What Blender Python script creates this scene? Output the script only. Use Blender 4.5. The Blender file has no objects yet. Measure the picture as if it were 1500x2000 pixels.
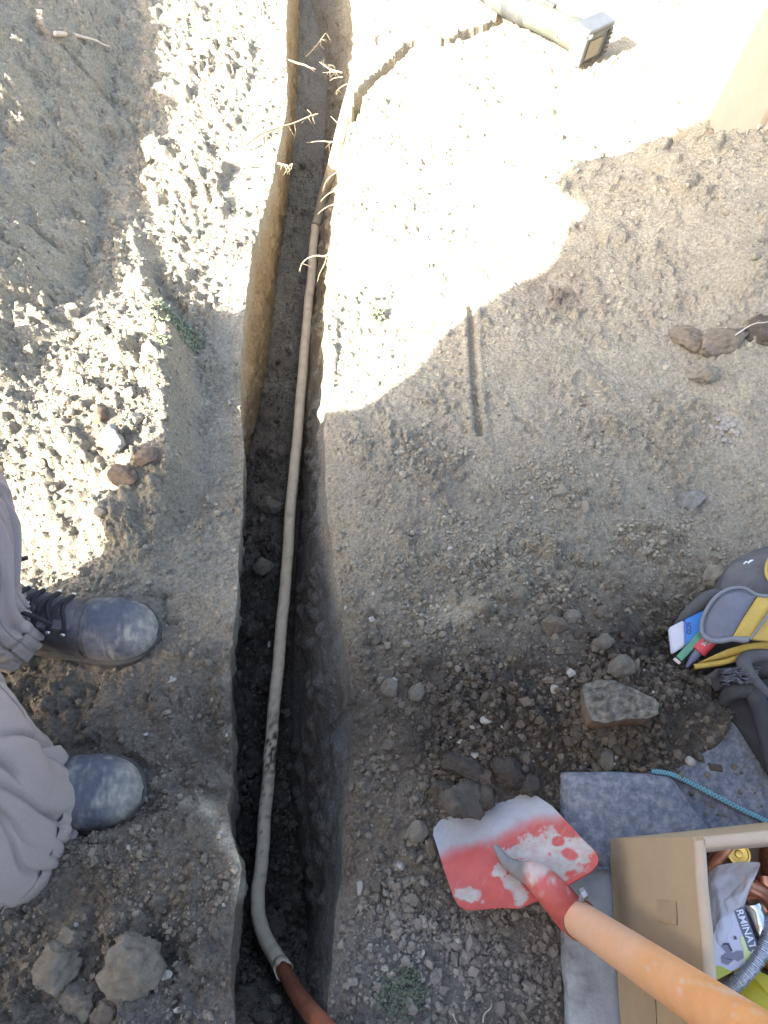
import bpy, bmesh, math, random
import numpy as np
from mathutils import Vector, Matrix, Quaternion
R = math.radians
random.seed(7)
rng = np.random.default_rng(11)
sc = bpy.context.scene
col = sc.collection

# ------------------------------------------------------------------ camera
CAM_H, PITCH, FPX = 1.08, 60.0, 1333.0          # metres, degrees below the horizon, focal length in px of a 1500x2000 frame
cam = bpy.data.objects.new('camera', bpy.data.cameras.new('camera')); col.objects.link(cam)
cam.location = (0, 0, CAM_H); cam.rotation_euler = (R(90 - PITCH), 0, 0)
cam.data.sensor_fit = 'VERTICAL'; cam.data.angle_y = 2 * math.atan(1000 / FPX)
cam.data.clip_start = 0.02; cam.data.clip_end = 400
sc.camera = cam

# ------------------------------------------------------------------ light
SUN_AZ, SUN_EL = 37.0, 36.0                     # the way the light travels on the ground, and its height
SUN_STRENGTH, SKY_STRENGTH, EXPOSURE = 5.0, 0.135, 2.46
w = bpy.data.worlds.new('World'); sc.world = w; w.use_nodes = True
nt = w.node_tree; bg = nt.nodes['Background']; sky = nt.nodes.new('ShaderNodeTexSky')
sky.sky_type = 'NISHITA'; sky.sun_disc = False; sky.sun_elevation = R(SUN_EL)
sky.sun_rotation = math.atan2(-math.cos(R(SUN_AZ)), -math.sin(R(SUN_AZ)))
sky.air_density = 1.0; sky.dust_density = 5.0; sky.ozone_density = 0.6
nt.links.new(sky.outputs[0], bg.inputs[0]); bg.inputs[1].default_value = SKY_STRENGTH
sl = bpy.data.lights.new('sun', 'SUN'); sl.energy = SUN_STRENGTH; sl.angle = R(0.5); sl.color = (1, 0.95, 0.86)
so = bpy.data.objects.new('sun', sl); col.objects.link(so)
LD = Vector((math.cos(R(SUN_EL)) * math.cos(R(SUN_AZ)), math.cos(R(SUN_EL)) * math.sin(R(SUN_AZ)), -math.sin(R(SUN_EL))))
so.rotation_euler = LD.to_track_quat('-Z', 'Y').to_euler(); so.location = (-3, -3, 5)
sc.view_settings.view_transform = 'Standard'; sc.view_settings.look = 'None'
sc.view_settings.exposure = EXPOSURE; sc.view_settings.gamma = 1; sc.view_settings.use_curve_mapping = False
sc.render.engine = 'CYCLES'; sc.cycles.max_bounces = 6; sc.cycles.use_denoising = True

# ------------------------------------------------------------------ measuring helpers
SP, CP = math.sin(R(PITCH)), math.cos(R(PITCH))
def ray(px, py):
    a, b = (px - 750) / FPX, (1000 - py) / FPX
    return Vector((a, CP + b * SP, -SP + b * CP))
def at(px, py, z=0.0):
    d = ray(px, py); k = (z - CAM_H) / d.z
    return Vector((0, 0, CAM_H)) + d * k
def plan(x, y):
    """ground plan coordinates (as surveyed from the photograph) of a spot on the level z=0; arrays."""
    y = np.asarray(y, float); x = np.asarray(x, float)
    zd = np.maximum(y * CP + CAM_H * SP, 0.25); up = y * SP - CAM_H * CP
    return 750 + FPX * x / zd, 1000 - FPX * up / zd

# ------------------------------------------------------------------ noise
def _h(ix, iy, seed):
    n = (ix.astype(np.int64) * 374761393 + iy.astype(np.int64) * 668265263 + seed * 974634777) & 0xffffffff
    n = ((n ^ (n >> 13)) * 1274126177) & 0xffffffff
    n = (n ^ (n >> 16)); n = (n * 2246822519) & 0xffffffff
    return ((n ^ (n >> 15)) & 0xffffff) / float(0xffffff)
def pn(x, y, seed=0):
    x, y = np.broadcast_arrays(np.asarray(x, float), np.asarray(y, float))
    ix, iy = np.floor(x), np.floor(y); fx, fy = x - ix, y - iy
    ux, uy = fx * fx * fx * (fx * (fx * 6 - 15) + 10), fy * fy * fy * (fy * (fy * 6 - 15) + 10)
    def g(dx, dy):
        a = _h(ix + dx, iy + dy, seed) * 2 * np.pi
        return np.cos(a) * (fx - dx) + np.sin(a) * (fy - dy)
    return 1.4 * ((g(0, 0) * (1 - ux) + g(1, 0) * ux) * (1 - uy) + (g(0, 1) * (1 - ux) + g(1, 1) * ux) * uy)
def fbm(x, y, s, o=4, seed=0, gain=0.5):
    r, a, t = 0, 1, 0
    for i in range(o):
        r = r + a * pn(x / s + 17.3 * i, y / s - 9.1 * i, seed + i); t += a; a *= gain; s *= 0.5
    return r / t
def worley(x, y, s, seed=0):
    """nearest-point distance (cells) and the random number of that point."""
    x, y = np.broadcast_arrays(np.asarray(x, float) / s, np.asarray(y, float) / s)
    ix, iy = np.floor(x), np.floor(y)
    best = np.full(x.shape, 9.0); rid = np.zeros(x.shape)
    for dx in (-1, 0, 1):
        for dy in (-1, 0, 1):
            cx, cy = ix + dx, iy + dy
            qx, qy = cx + _h(cx, cy, seed), cy + _h(cx, cy, seed + 5)
            d = np.hypot(qx - x, qy - y); m = d < best
            best = np.where(m, d, best); rid = np.where(m, _h(cx, cy, seed + 9), rid)
    return best, rid
def sst(a, b, x):
    t = np.clip((np.asarray(x, float) - a) / (b - a), 0, 1); return t * t * (3 - 2 * t)
def blob(u, v, cx, cy, rx, ry):
    return np.exp(-((u - cx) / rx) ** 2 - ((v - cy) / ry) ** 2)
def seg_dist(x, y, pts):
    d = np.full(np.shape(x), 9.0); side = np.zeros(np.shape(x))
    for (ax, ay), (bx, by) in zip(pts[:-1], pts[1:]):
        ex, ey = bx - ax, by - ay; L = ex * ex + ey * ey
        t = np.clip(((x - ax) * ex + (y - ay) * ey) / L, 0, 1)
        px, py = x - ax - t * ex, y - ay - t * ey
        q = np.hypot(px, py); m = q < d
        d = np.where(m, q, d); side = np.where(m, np.sign(ex * py - ey * px), side)
    return d, side
def G(lst, z=0.0): return [tuple(at(px, py, z)[:2]) for px, py in lst]

# ------------------------------------------------------------------ object helpers
def link(o, parent=None):
    col.objects.link(o)
    if parent is not None: o.parent = parent
    return o
def tag(o, label=None, cat=None, group=None, kind=None):
    if label: o['label'] = label
    if cat: o['category'] = cat
    if group: o['group'] = group
    if kind: o['kind'] = kind
    return o
def empty(name, loc=(0, 0, 0), label=None, cat=None, group=None):
    o = bpy.data.objects.new(name, None); o.location = loc; o.empty_display_size = 0.05
    return tag(link(o), label, cat, group)
def np_mesh(name, V, F, mats=(), smooth=True, colr=None, attr='soil'):
    """mesh from arrays: F is (n,3) or (n,4)."""
    V = np.asarray(V, np.float32); F = np.asarray(F, np.int32)
    me = bpy.data.meshes.new(name); n, k = F.shape
    me.vertices.add(len(V)); me.vertices.foreach_set('co', V.ravel())
    me.loops.add(n * k); me.loops.foreach_set('vertex_index', F.ravel())
    me.polygons.add(n); me.polygons.foreach_set('loop_start', np.arange(0, n * k, k, dtype=np.int32))
    me.polygons.foreach_set('loop_total', np.full(n, k, np.int32))
    me.update(calc_edges=True)
    me.polygons.foreach_set('use_smooth', np.full(n, smooth))
    if colr is not None:
        a = me.color_attributes.new(attr, 'FLOAT_COLOR', 'POINT')
        c = np.ones((len(V), 4), np.float32); c[:, :3] = colr; a.data.foreach_set('color', c.ravel())
    for m in (mats if isinstance(mats, (list, tuple)) else [mats]): me.materials.append(m)
    return me
def ob(name, me, parent=None): return link(bpy.data.objects.new(name, me), parent)
def grid_faces(r, c, wrap=False):
    i = np.arange(r - 1)[:, None]; j = np.arange(c if wrap else c - 1)[None, :]
    a = i * c + j; b = i * c + (j + 1) % c
    return np.stack([a, b, b + c, a + c], -1).reshape(-1, 4)
def bm_ob(name, bm, mat, parent=None, smooth=True, sharp=None):
    bmesh.ops.recalc_face_normals(bm, faces=bm.faces)
    me = bpy.data.meshes.new(name); bm.to_mesh(me); bm.free()
    for p in me.polygons: p.use_smooth = smooth
    if smooth and sharp: me.set_sharp_from_angle(angle=R(sharp))
    for m in (mat if isinstance(mat, (list, tuple)) else [mat]): me.materials.append(m)
    return ob(name, me, parent)
def tube_into(bm, pts, rad, n=8, cap=True):
    pts = [Vector(p) for p in pts]
    if not hasattr(rad, '__len__'): rad = [rad] * len(pts)
    prev = None; ref = None
    for i, p in enumerate(pts):
        t = (pts[min(i + 1, len(pts) - 1)] - pts[max(i - 1, 0)])
        t = t.normalized() if t.length > 1e-9 else Vector((0, 0, 1))
        if ref is None: ref = t.orthogonal().normalized()
        ref = (ref - t * ref.dot(t)).normalized(); s = t.cross(ref)
        ring = [bm.verts.new(p + (ref * math.cos(2 * math.pi * k / n) + s * math.sin(2 * math.pi * k / n)) * rad[i]) for k in range(n)]
        if prev:
            for k in range(n): bm.faces.new((prev[k], prev[(k + 1) % n], ring[(k + 1) % n], ring[k]))
        elif cap: bm.faces.new(ring[::-1])
        prev = ring
    if cap: bm.faces.new(prev)
def box_into(bm, size, M=None, bevel=0.0, seg=2):
    r = bmesh.ops.create_cube(bm, size=1.0); vs = r['verts']
    for v in vs: v.co = Vector((v.co.x * size[0], v.co.y * size[1], v.co.z * size[2]))
    if bevel > 0:
        es = list({e for v in vs for e in v.link_edges})
        q = bmesh.ops.bevel(bm, geom=es, offset=bevel, segments=seg, affect='EDGES', profile=0.5)
        vs = list({v for f in q['faces'] for v in f.verts} | {v for v in vs if v.is_valid})
    if M is not None:
        for v in vs: v.co = M @ v.co
    return vs
def frame(o, x, z=None):
    """4x4 with origin o, local X along x and Z near z."""
    x = Vector(x).normalized(); z = Vector(z if z is not None else (0, 0, 1))
    y = z.cross(x).normalized(); z = x.cross(y)
    M = Matrix.Identity(4)
    for i in range(3): M[i][0], M[i][1], M[i][2], M[i][3] = x[i], y[i], z[i], o[i]
    return M
def spline(pts, n):
    """Catmull-Rom through pts."""
    P = np.array([tuple(p) for p in pts], float); P = np.vstack([2 * P[0] - P[1], P, 2 * P[-1] - P[-2]])
    out = []
    m = len(P) - 3
    for q in np.linspace(0, m - 1e-6, n):
        i = int(q); t = q - i; a, b, c, d = P[i:i + 4]
        out.append(0.5 * ((2 * b) + (c - a) * t + (2 * a - 5 * b + 4 * c - d) * t * t + (3 * b - a - 3 * c + d) * t ** 3))
    return np.array(out)

# ------------------------------------------------------------------ materials
def mat(name, base=(.5, .5, .5), rough=.6, metal=0.0, var=0.0, vscale=30, bump=0.0, bscale=200, attr=None, spec=0.5, tint=None, tmask=None, alpha=None):
    m = bpy.data.materials.new(name); m.use_nodes = True; t = m.node_tree; b = t.nodes['Principled BSDF']
    b.inputs['Roughness'].default_value = rough; b.inputs['Metallic'].default_value = metal
    b.inputs['Specular IOR Level'].default_value = spec
    b.inputs['Base Color'].default_value = (*base, 1)
    tc = t.nodes.new('ShaderNodeTexCoord'); src = None
    if attr:
        a = t.nodes.new('ShaderNodeAttribute'); a.attribute_name = attr; src = a.outputs['Color']
    if tint is not None:
        n = t.nodes.new('ShaderNodeTexNoise'); n.inputs['Scale'].default_value = tmask[0]; n.inputs['Detail'].default_value = 6
        n.inputs['Roughness'].default_value = .65
        t.links.new(tc.outputs['Object'], n.inputs['Vector'])
        r = t.nodes.new('ShaderNodeValToRGB'); r.color_ramp.elements[0].position = tmask[1]; r.color_ramp.elements[1].position = tmask[2]
        t.links.new(n.outputs['Fac'], r.inputs['Fac'])
        x = t.nodes.new('ShaderNodeMix'); x.data_type = 'RGBA'
        t.links.new(r.outputs['Color'], x.inputs['Factor'])
        if src: t.links.new(src, x.inputs['A'])
        else: x.inputs['A'].default_value = (*base, 1)
        x.inputs['B'].default_value = (*tint, 1); src = x.outputs['Result']
    if var > 0:
        n = t.nodes.new('ShaderNodeTexNoise'); n.inputs['Scale'].default_value = vscale; n.inputs['Detail'].default_value = 7
        n.inputs['Roughness'].default_value = .7
        t.links.new(tc.outputs['Object'], n.inputs['Vector'])
        mr = t.nodes.new('ShaderNodeMapRange'); mr.inputs['From Min'].default_value = .3; mr.inputs['From Max'].default_value = .7
        mr.inputs['To Min'].default_value = 1 - var; mr.inputs['To Max'].default_value = 1 + var
        t.links.new(n.outputs['Fac'], mr.inputs['Value'])
        v = t.nodes.new('ShaderNodeVectorMath'); v.operation = 'SCALE'
        if src: t.links.new(src, v.inputs[0])
        else: v.inputs[0].default_value = base
        t.links.new(mr.outputs['Result'], v.inputs['Scale']); src = v.outputs['Vector']
    if src: t.links.new(src, b.inputs['Base Color'])
    if bump > 0:
        n = t.nodes.new('ShaderNodeTexNoise'); n.inputs['Scale'].default_value = bscale; n.inputs['Detail'].default_value = 5
        n.inputs['Roughness'].default_value = .7
        t.links.new(tc.outputs['Object'], n.inputs['Vector'])
        k = t.nodes.new('ShaderNodeBump'); k.inputs['Strength'].default_value = 1; k.inputs['Distance'].default_value = bump
        t.links.new(n.outputs['Fac'], k.inputs['Height']); t.links.new(k.outputs['Normal'], b.inputs['Normal'])
    if alpha is not None: b.inputs['Alpha'].default_value = alpha
    return m
M_soil = mat('soil', rough=.95, var=.40, vscale=170, bump=.0050, bscale=190, attr='soil', spec=.15)
def second_bump(m, scale, dist):
    t = m.node_tree; b = [n for n in t.nodes if n.type == 'BUMP'][0]; v = t.nodes.new('ShaderNodeTexVoronoi'); v.inputs['Scale'].default_value = scale; v.inputs['Randomness'].default_value = 1
    n = t.nodes.new('ShaderNodeTexNoise'); n.inputs['Scale'].default_value = scale * .5; n.inputs['Detail'].default_value = 4; tc = t.nodes.new('ShaderNodeTexCoord')
    ad = t.nodes.new('ShaderNodeVectorMath'); ad.operation = 'MULTIPLY_ADD'; ad.inputs[1].default_value = (.02, .02, .02); t.links.new(tc.outputs['Object'], n.inputs['Vector']); t.links.new(n.outputs['Color'], ad.inputs[0]); t.links.new(tc.outputs['Object'], ad.inputs[2]); t.links.new(ad.outputs[0], v.inputs['Vector'])
    k = t.nodes.new('ShaderNodeBump'); k.invert = True; k.inputs['Strength'].default_value = .45; k.inputs['Distance'].default_value = dist
    t.links.new(v.outputs['Distance'], k.inputs['Height']); t.links.new(k.outputs['Normal'], b.inputs['Normal'])
second_bump(M_soil, 130, .006)
M_crumb = mat('crumb', rough=.95, var=.2, vscale=150, bump=.0012, bscale=500, attr='soil', spec=.15)

# ------------------------------------------------------------------ the trench: surveyed rims and floor edges
#        photo row: left rim, right rim
RIM = [(-420, 590, 820), (-200, 575, 775), (0, 562, 738), (80, 558, 716), (150, 562, 698), (220, 560, 683), (300, 542, 672), (400, 522, 662), (480, 494, 656),
       (600, 478, 645), (700, 470, 640), (800, 470, 634), (870, 478, 632), (1000, 475, 640), (1100, 466, 650), (1250, 456, 672),
       (1400, 452, 690), (1560, 452, 676), (1640, 466, 668), (1700, 486, 664), (1780, 472, 655), (1850, 468, 648), (1960, 470, 640), (2100, 480, 640)]
FLO = [(-420, 590, 625, .24), (-200, 588, 618, .25), (0, 584, 606, .27), (60, 584, 622, .28), (130, 582, 640, .30), (300, 572, 632, .32), (400, 560, 625, .33), (500, 545, 615, .34), (600, 534, 608, .35),
       (700, 524, 600, .36), (800, 506, 594, .37), (900, 482, 590, .38), (1000, 470, 586, .39), (1100, 462, 578, .40), (1250, 452, 570, .42), (1400, 448, 566, .44),
       (1560, 448, 570, .45), (1700, 456, 590, .46), (1800, 470, 600, .46), (1900, 480, 610, .42), (2000, 490, 620, .34)]
_r = [(at(a, y).y, at(a, y).x, at(b, y).x) for y, a, b in RIM][::-1]
_f = [(at(a, y, -d).y, at(a, y, -d).x, at(b, y, -d).x, d) for y, a, b, d in FLO][::-1]
_r, _f = np.array(_r), np.array(_f)
def rim_l(y): return np.interp(y, _r[:, 0], _r[:, 1]) + .007 * fbm(y, 0 * y, .13, 3, 31) + .0015 * fbm(y, 0 * y, .02, 2, 35)
def rim_r(y): return np.interp(y, _r[:, 0], _r[:, 2]) + .007 * fbm(y, 0 * y, .12, 3, 41) + .0018 * fbm(y, 0 * y, .02, 2, 45)
def flo_l(y): return np.interp(y, _f[:, 0], _f[:, 1])
def flo_r(y): return np.interp(y, _f[:, 0], _f[:, 2])
def depth(y): return np.interp(y, _f[:, 0], _f[:, 3]) * (.25 * sst(-.22, -.16, y) + .75 * sst(-.20, -.02, y)) * (1 - sst(4.2, 4.8, y))

CRACK = G([(985, 34), (950, 52), (915, 66), (885, 84), (858, 94), (838, 92), (812, 92), (790, 106), (765, 128), (738, 148), (712, 170), (700, 188), (694, 212), (686, 226)])
GROOVE = G([(919, 612), (921, 680), (926, 760), (934, 858)])
def macro(x, y):
    u, v = plan(x, y)
    h = np.zeros(np.shape(x))
    wob = .03 * fbm(x, y, .16, 3, 3)
    # left spoil heap: a scarp beside the trench, then a long rise away from it
    xs = np.interp(y, [.55, .68, .85, 1.0, 1.12, 1.4, 2.6], [-.36, -.335, -.352, -.395, -.45, -.58, -.80]) + wob
    on = sst(.50, .72, y)
    amp = np.interp(y, [.5, .7, 1.0, 1.15, 1.4], [.07, .10, .10, .05, .02])
    h += on * amp * sst(0, .045, xs - x)
    xs2 = np.interp(y, [.6, 1.0, 1.3, 1.6, 2.0, 2.5], [-.66, -.64, -.66, -.68, -.74, -.84]) + 2.2 * wob
    rise = np.clip(xs2 - x, 0, 3)
    h += on * sst(.7, 1.2, y) * .62 * (1 - np.exp(-rise * 1.6)) + on * .12 * (1 - np.exp(-rise * 2))
    # right: dark dug-out pile, upper mound with its far edge, dip of the mat
    h += .085 * blob(u, v, 1130, 1330, 300, 190) + .03 * blob(u, v, 930, 1010, 300, 230)
    mound = blob(x, y, 1.15, 1.42, .62, .48) * (1 - sst(1.50, 1.66, y + .10 * (x - 1) + wob))
    h -= .035 * blob(u, v, 1385, 1235, 85, 90)
    h += .22 * mound
    h += .055 * blob(u, v, 1405, 618, 85, 42) - .03 * blob(u, v, 1285, 1292, 60, 55) - .022 * blob(u, v, 1345, 610, 42, 45)
    # crusted block at the lower left, broken edge towards the trench
    e, _ = seg_dist(x, y, G([(300, 1580), (380, 1570), (425, 1600), (452, 1650), (482, 1700), (470, 1790)]))
    blk = sst(-.01, .02, at(380, 1572).y + .25 * (x + .25) + .5 * wob - y) * sst(-.62, -.5, x) * (x < rim_l(y) + .01)
    h += .05 * blk
    h -= .055 * np.exp(-np.maximum(x - rim_r(y), 0) / .035) * sst(.95, .55, y) * sst(-.15, .1, y) * (x > rim_l(y) + .05) * (.7 + .6 * fbm(x, y, .12, 3, 5))
    return h
def mat_mask(u, v):
    line = np.interp(u, [1085, 1095, 1290, 1385, 1420, 1600], [1560, 1520, 1512, 1455, 1395, 1300])
    return sst(1082, 1100, u) * sst(0, 22, v - line)
def height(x, y):
    x = np.asarray(x, float); y = np.asarray(y, float)
    u, v = plan(x, y); h = macro(x, y)
    near = np.exp(-np.maximum(0, np.hypot(x, y - 1.2) - 2.2) / 1.5)
    heap = sst(.50, .66, y) * sst(-.36, -.42, x) * (1 - .6 * sst(1.9, 2.6, y))                # lumpy left heap
    pile = np.clip(blob(u, v, 1120, 1370, 330, 170) + .7 * blob(u, v, 1180, 1130, 220, 90), 0, 1)
    low = sst(.5, .2, y) * sst(-.2, -.26, x)
    mm = mat_mask(u, v)
    near = near * (1 - .85 * mm)
    h += near * (.014 * fbm(x, y, .22, 4, 51) + .007 * fbm(x, y, .055, 5, 61, .62) * (1 + .6 * low))
    h -= near * .006 * sst(.35, .05, np.abs(fbm(x, y, .07, 3, 63))) * sst(.0, .4, fbm(x, y, .3, 2, 65) + .15) * (.5 + low + .6 * sst(900, 1300, v))
    h -= .006 * mm
    # clods of three sizes, thinned by their own random number
    def lumps(s, seed, amp, dens):
        """broken lumps of unequal size: each seed has its own radius and height."""
        wx, wy = x + .45 * s * fbm(x, y, s * .9, 2, seed + 70), y + .45 * s * fbm(x, y, s * .9, 2, seed + 72)
        f, i = worley(wx, wy, s, seed); q = (i * 7.31) % 1.0; r = .22 + .55 * q
        d = np.clip(1 - (f / r) ** 2, 0, 1)
        return amp * (.35 + q) * d ** .6 * np.clip((dens - i) * 6, 0, 1)
    patch = .35 + 1.0 * sst(-.22, .38, fbm(x, y, .17, 3, 87))
    h += near * lumps(.075, 81, .026, .50 * heap + .42 * pile + .42 * low)
    h += near * lumps(.055, 82, .020, .55 * blob(u, v, 1330, 420, 230, 170))
    h += near * lumps(.036, 83, .014, (.62 * heap + .62 * pile + .40 * low + .10) * patch)
    grit = np.clip(blob(u, v, 1000, 1010, 420, 210) + blob(u, v, 1330, 430, 260, 190), 0, 1)
    h += near * lumps(.018, 85, .0090 + .002 * grit, (.75 * heap + .78 * pile + .55 * low + .34) * patch)
    h += near * lumps(.009, 86, .0052, (.7 * heap + .8 * pile + .6 * low + .45) * patch)
    rg = 1 - 2.4 * np.abs(fbm(x, y, .045, 4, 88, .6)); h += near * .006 * rg * (.8 * heap + .5 * pile + .25)
    h += near * .020 * fbm(x, y, .42, 2, 89) * (x > -.1)
    h += near * .0032 * fbm(x, y, .0105, 2, 91, .7)
    # crusty overlapping plates of trampled earth
    pl = sst(.3, .7, fbm(x, y, .18, 2, 97) + .5) * (1 - heap) * (1 - pile)
    h += near * pl * .011 * np.abs(fbm(x, y * 1.4, .034, 4, 95, .6))
    # crack from the trench to the tool, straight imprint of a bar, bar prints
    d, _ = seg_dist(x + .006 * fbm(x, y, .03, 3, 101), y + .006 * fbm(x, y, .03, 3, 103), CRACK)
    h -= .085 * (1 - sst(.009, .0165, d - .005 * pn(x / .04, y / .04, 104)))
    d, s = seg_dist(x, y, GROOVE)
    h += -.011 * (1 - sst(.004, .009, d)) + .006 * np.exp(-((d - .014) / .007) ** 2)
    for (a, b) in [((1255, 852), (1275, 870)), ((1262, 880), (1285, 897)), ((1280, 876), (1305, 880)), ((1300, 905), (1326, 922)), ((1120, 790), (1121, 798)), ((1128, 790), (1129, 799)), ((1136, 792), (1137, 800)),
                   ((1115, 804), (1152, 803)), ((1005, 830), (1030, 842)), ((1025, 850), (1050, 862)), ((320, 1165), (322, 1230)), ((300, 1165), (335, 1168)), ((312, 1222), (345, 1218))]:
        d, _ = seg_dist(x, y, G([a, b])); h -= .008 * (1 - sst(.002, .006, d))
    return h
def hz(x, y): return float(height(np.array([x]), np.array([y]))[0])
def on_ground(px, py):
    """where the sight line to a photographed spot meets the soil."""
    z = 0.0
    for _ in range(5):
        p = at(px, py, z); z += .8 * (hz(p.x, p.y) - z)
    p = at(px, py, z); return p

def lerp(a, b, t): return a + (b - a) * t[..., None]
C_pale, C_grey, C_brown, C_dark, C_blue, C_tan, C_red = (np.array(c) for c in
    ((.388, .352, .270), (.250, .228, .176), (.175, .150, .118), (.060, .053, .045), (.165, .163, .158), (.34, .255, .15), (.165, .115, .082)))
def soil_colour(x, y):
    u, v = plan(x, y)
    n1, n2, n3 = fbm(x, y, .25, 4, 111), fbm(x, y, .06, 4, 113), fbm(x, y, .5, 3, 115)
    c = np.empty(np.shape(x) + (3,)); c[:] = C_pale
    right = x > -.1
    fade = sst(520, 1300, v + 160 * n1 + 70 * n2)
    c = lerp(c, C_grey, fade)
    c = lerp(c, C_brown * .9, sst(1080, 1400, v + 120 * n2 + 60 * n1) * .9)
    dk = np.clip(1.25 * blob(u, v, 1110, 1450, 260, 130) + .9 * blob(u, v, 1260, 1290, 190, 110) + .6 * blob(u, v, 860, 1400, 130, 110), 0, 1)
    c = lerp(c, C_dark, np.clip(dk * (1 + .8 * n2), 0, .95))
    c = lerp(c, C_brown, np.clip(1.1 * blob(u, v, 1080, 590, 55, 45) + .5 * blob(u, v, 945, 540, 70, 45) + .5 * blob(u, v, 900, 960, 220, 90), 0, .9) * sst(-.4, .3, n2))
    c = lerp(c, C_blue, np.clip(blob(u, v, 900, 1900, 260, 130) + .6 * blob(u, v, 300, 2000, 150, 70) + .4 * blob(u, v, 1340, 980, 60, 30), 0, .85))
    c = lerp(c, C_red, np.clip(1.2 * blob(u, v, 262, 905, 52, 34) * sst(-.5, .2, n2) + .25 * blob(u, v, 185, 800, 40, 60), 0, .75))
    c = lerp(c, C_pale * 1.05, np.clip(.8 * blob(u, v, 880, 1215, 55, 28) + .6 * blob(u, v, 1130, 790, 50, 40) + .9 * blob(u, v, 1415, 830, 32, 45), 0, .9))
    c = lerp(c, C_dark * 1.6, np.clip(.8 * blob(u, v, 700, 1400, 34, 150) * sst(-.5, .2, n2), 0, .8)); c = lerp(c, C_grey * .95, (x < -.2) * sst(1150, 1000, v) * .25)
    # dry crust keeps pale along the edges of the trench
    e = np.exp(-np.abs(x - rim_l(y)) / .05) * (x < -.1) * sst(1900, 1000, v)
    c = lerp(c, C_pale * .95, .5 * e * sst(-.3, .4, n2))
    d, _ = seg_dist(x, y, G([(360, 1566), (400, 1568), (428, 1596), (448, 1632), (470, 1668), (488, 1706), (482, 1748)]))
    c = lerp(c, C_pale * 1.1, np.exp(-(d / .010) ** 2) * sst(-.5, .1, n2) * .9)
    c *= (1 + .20 * n2 + .12 * n1)[..., None]
    return np.clip(c, .01, .9)

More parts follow.
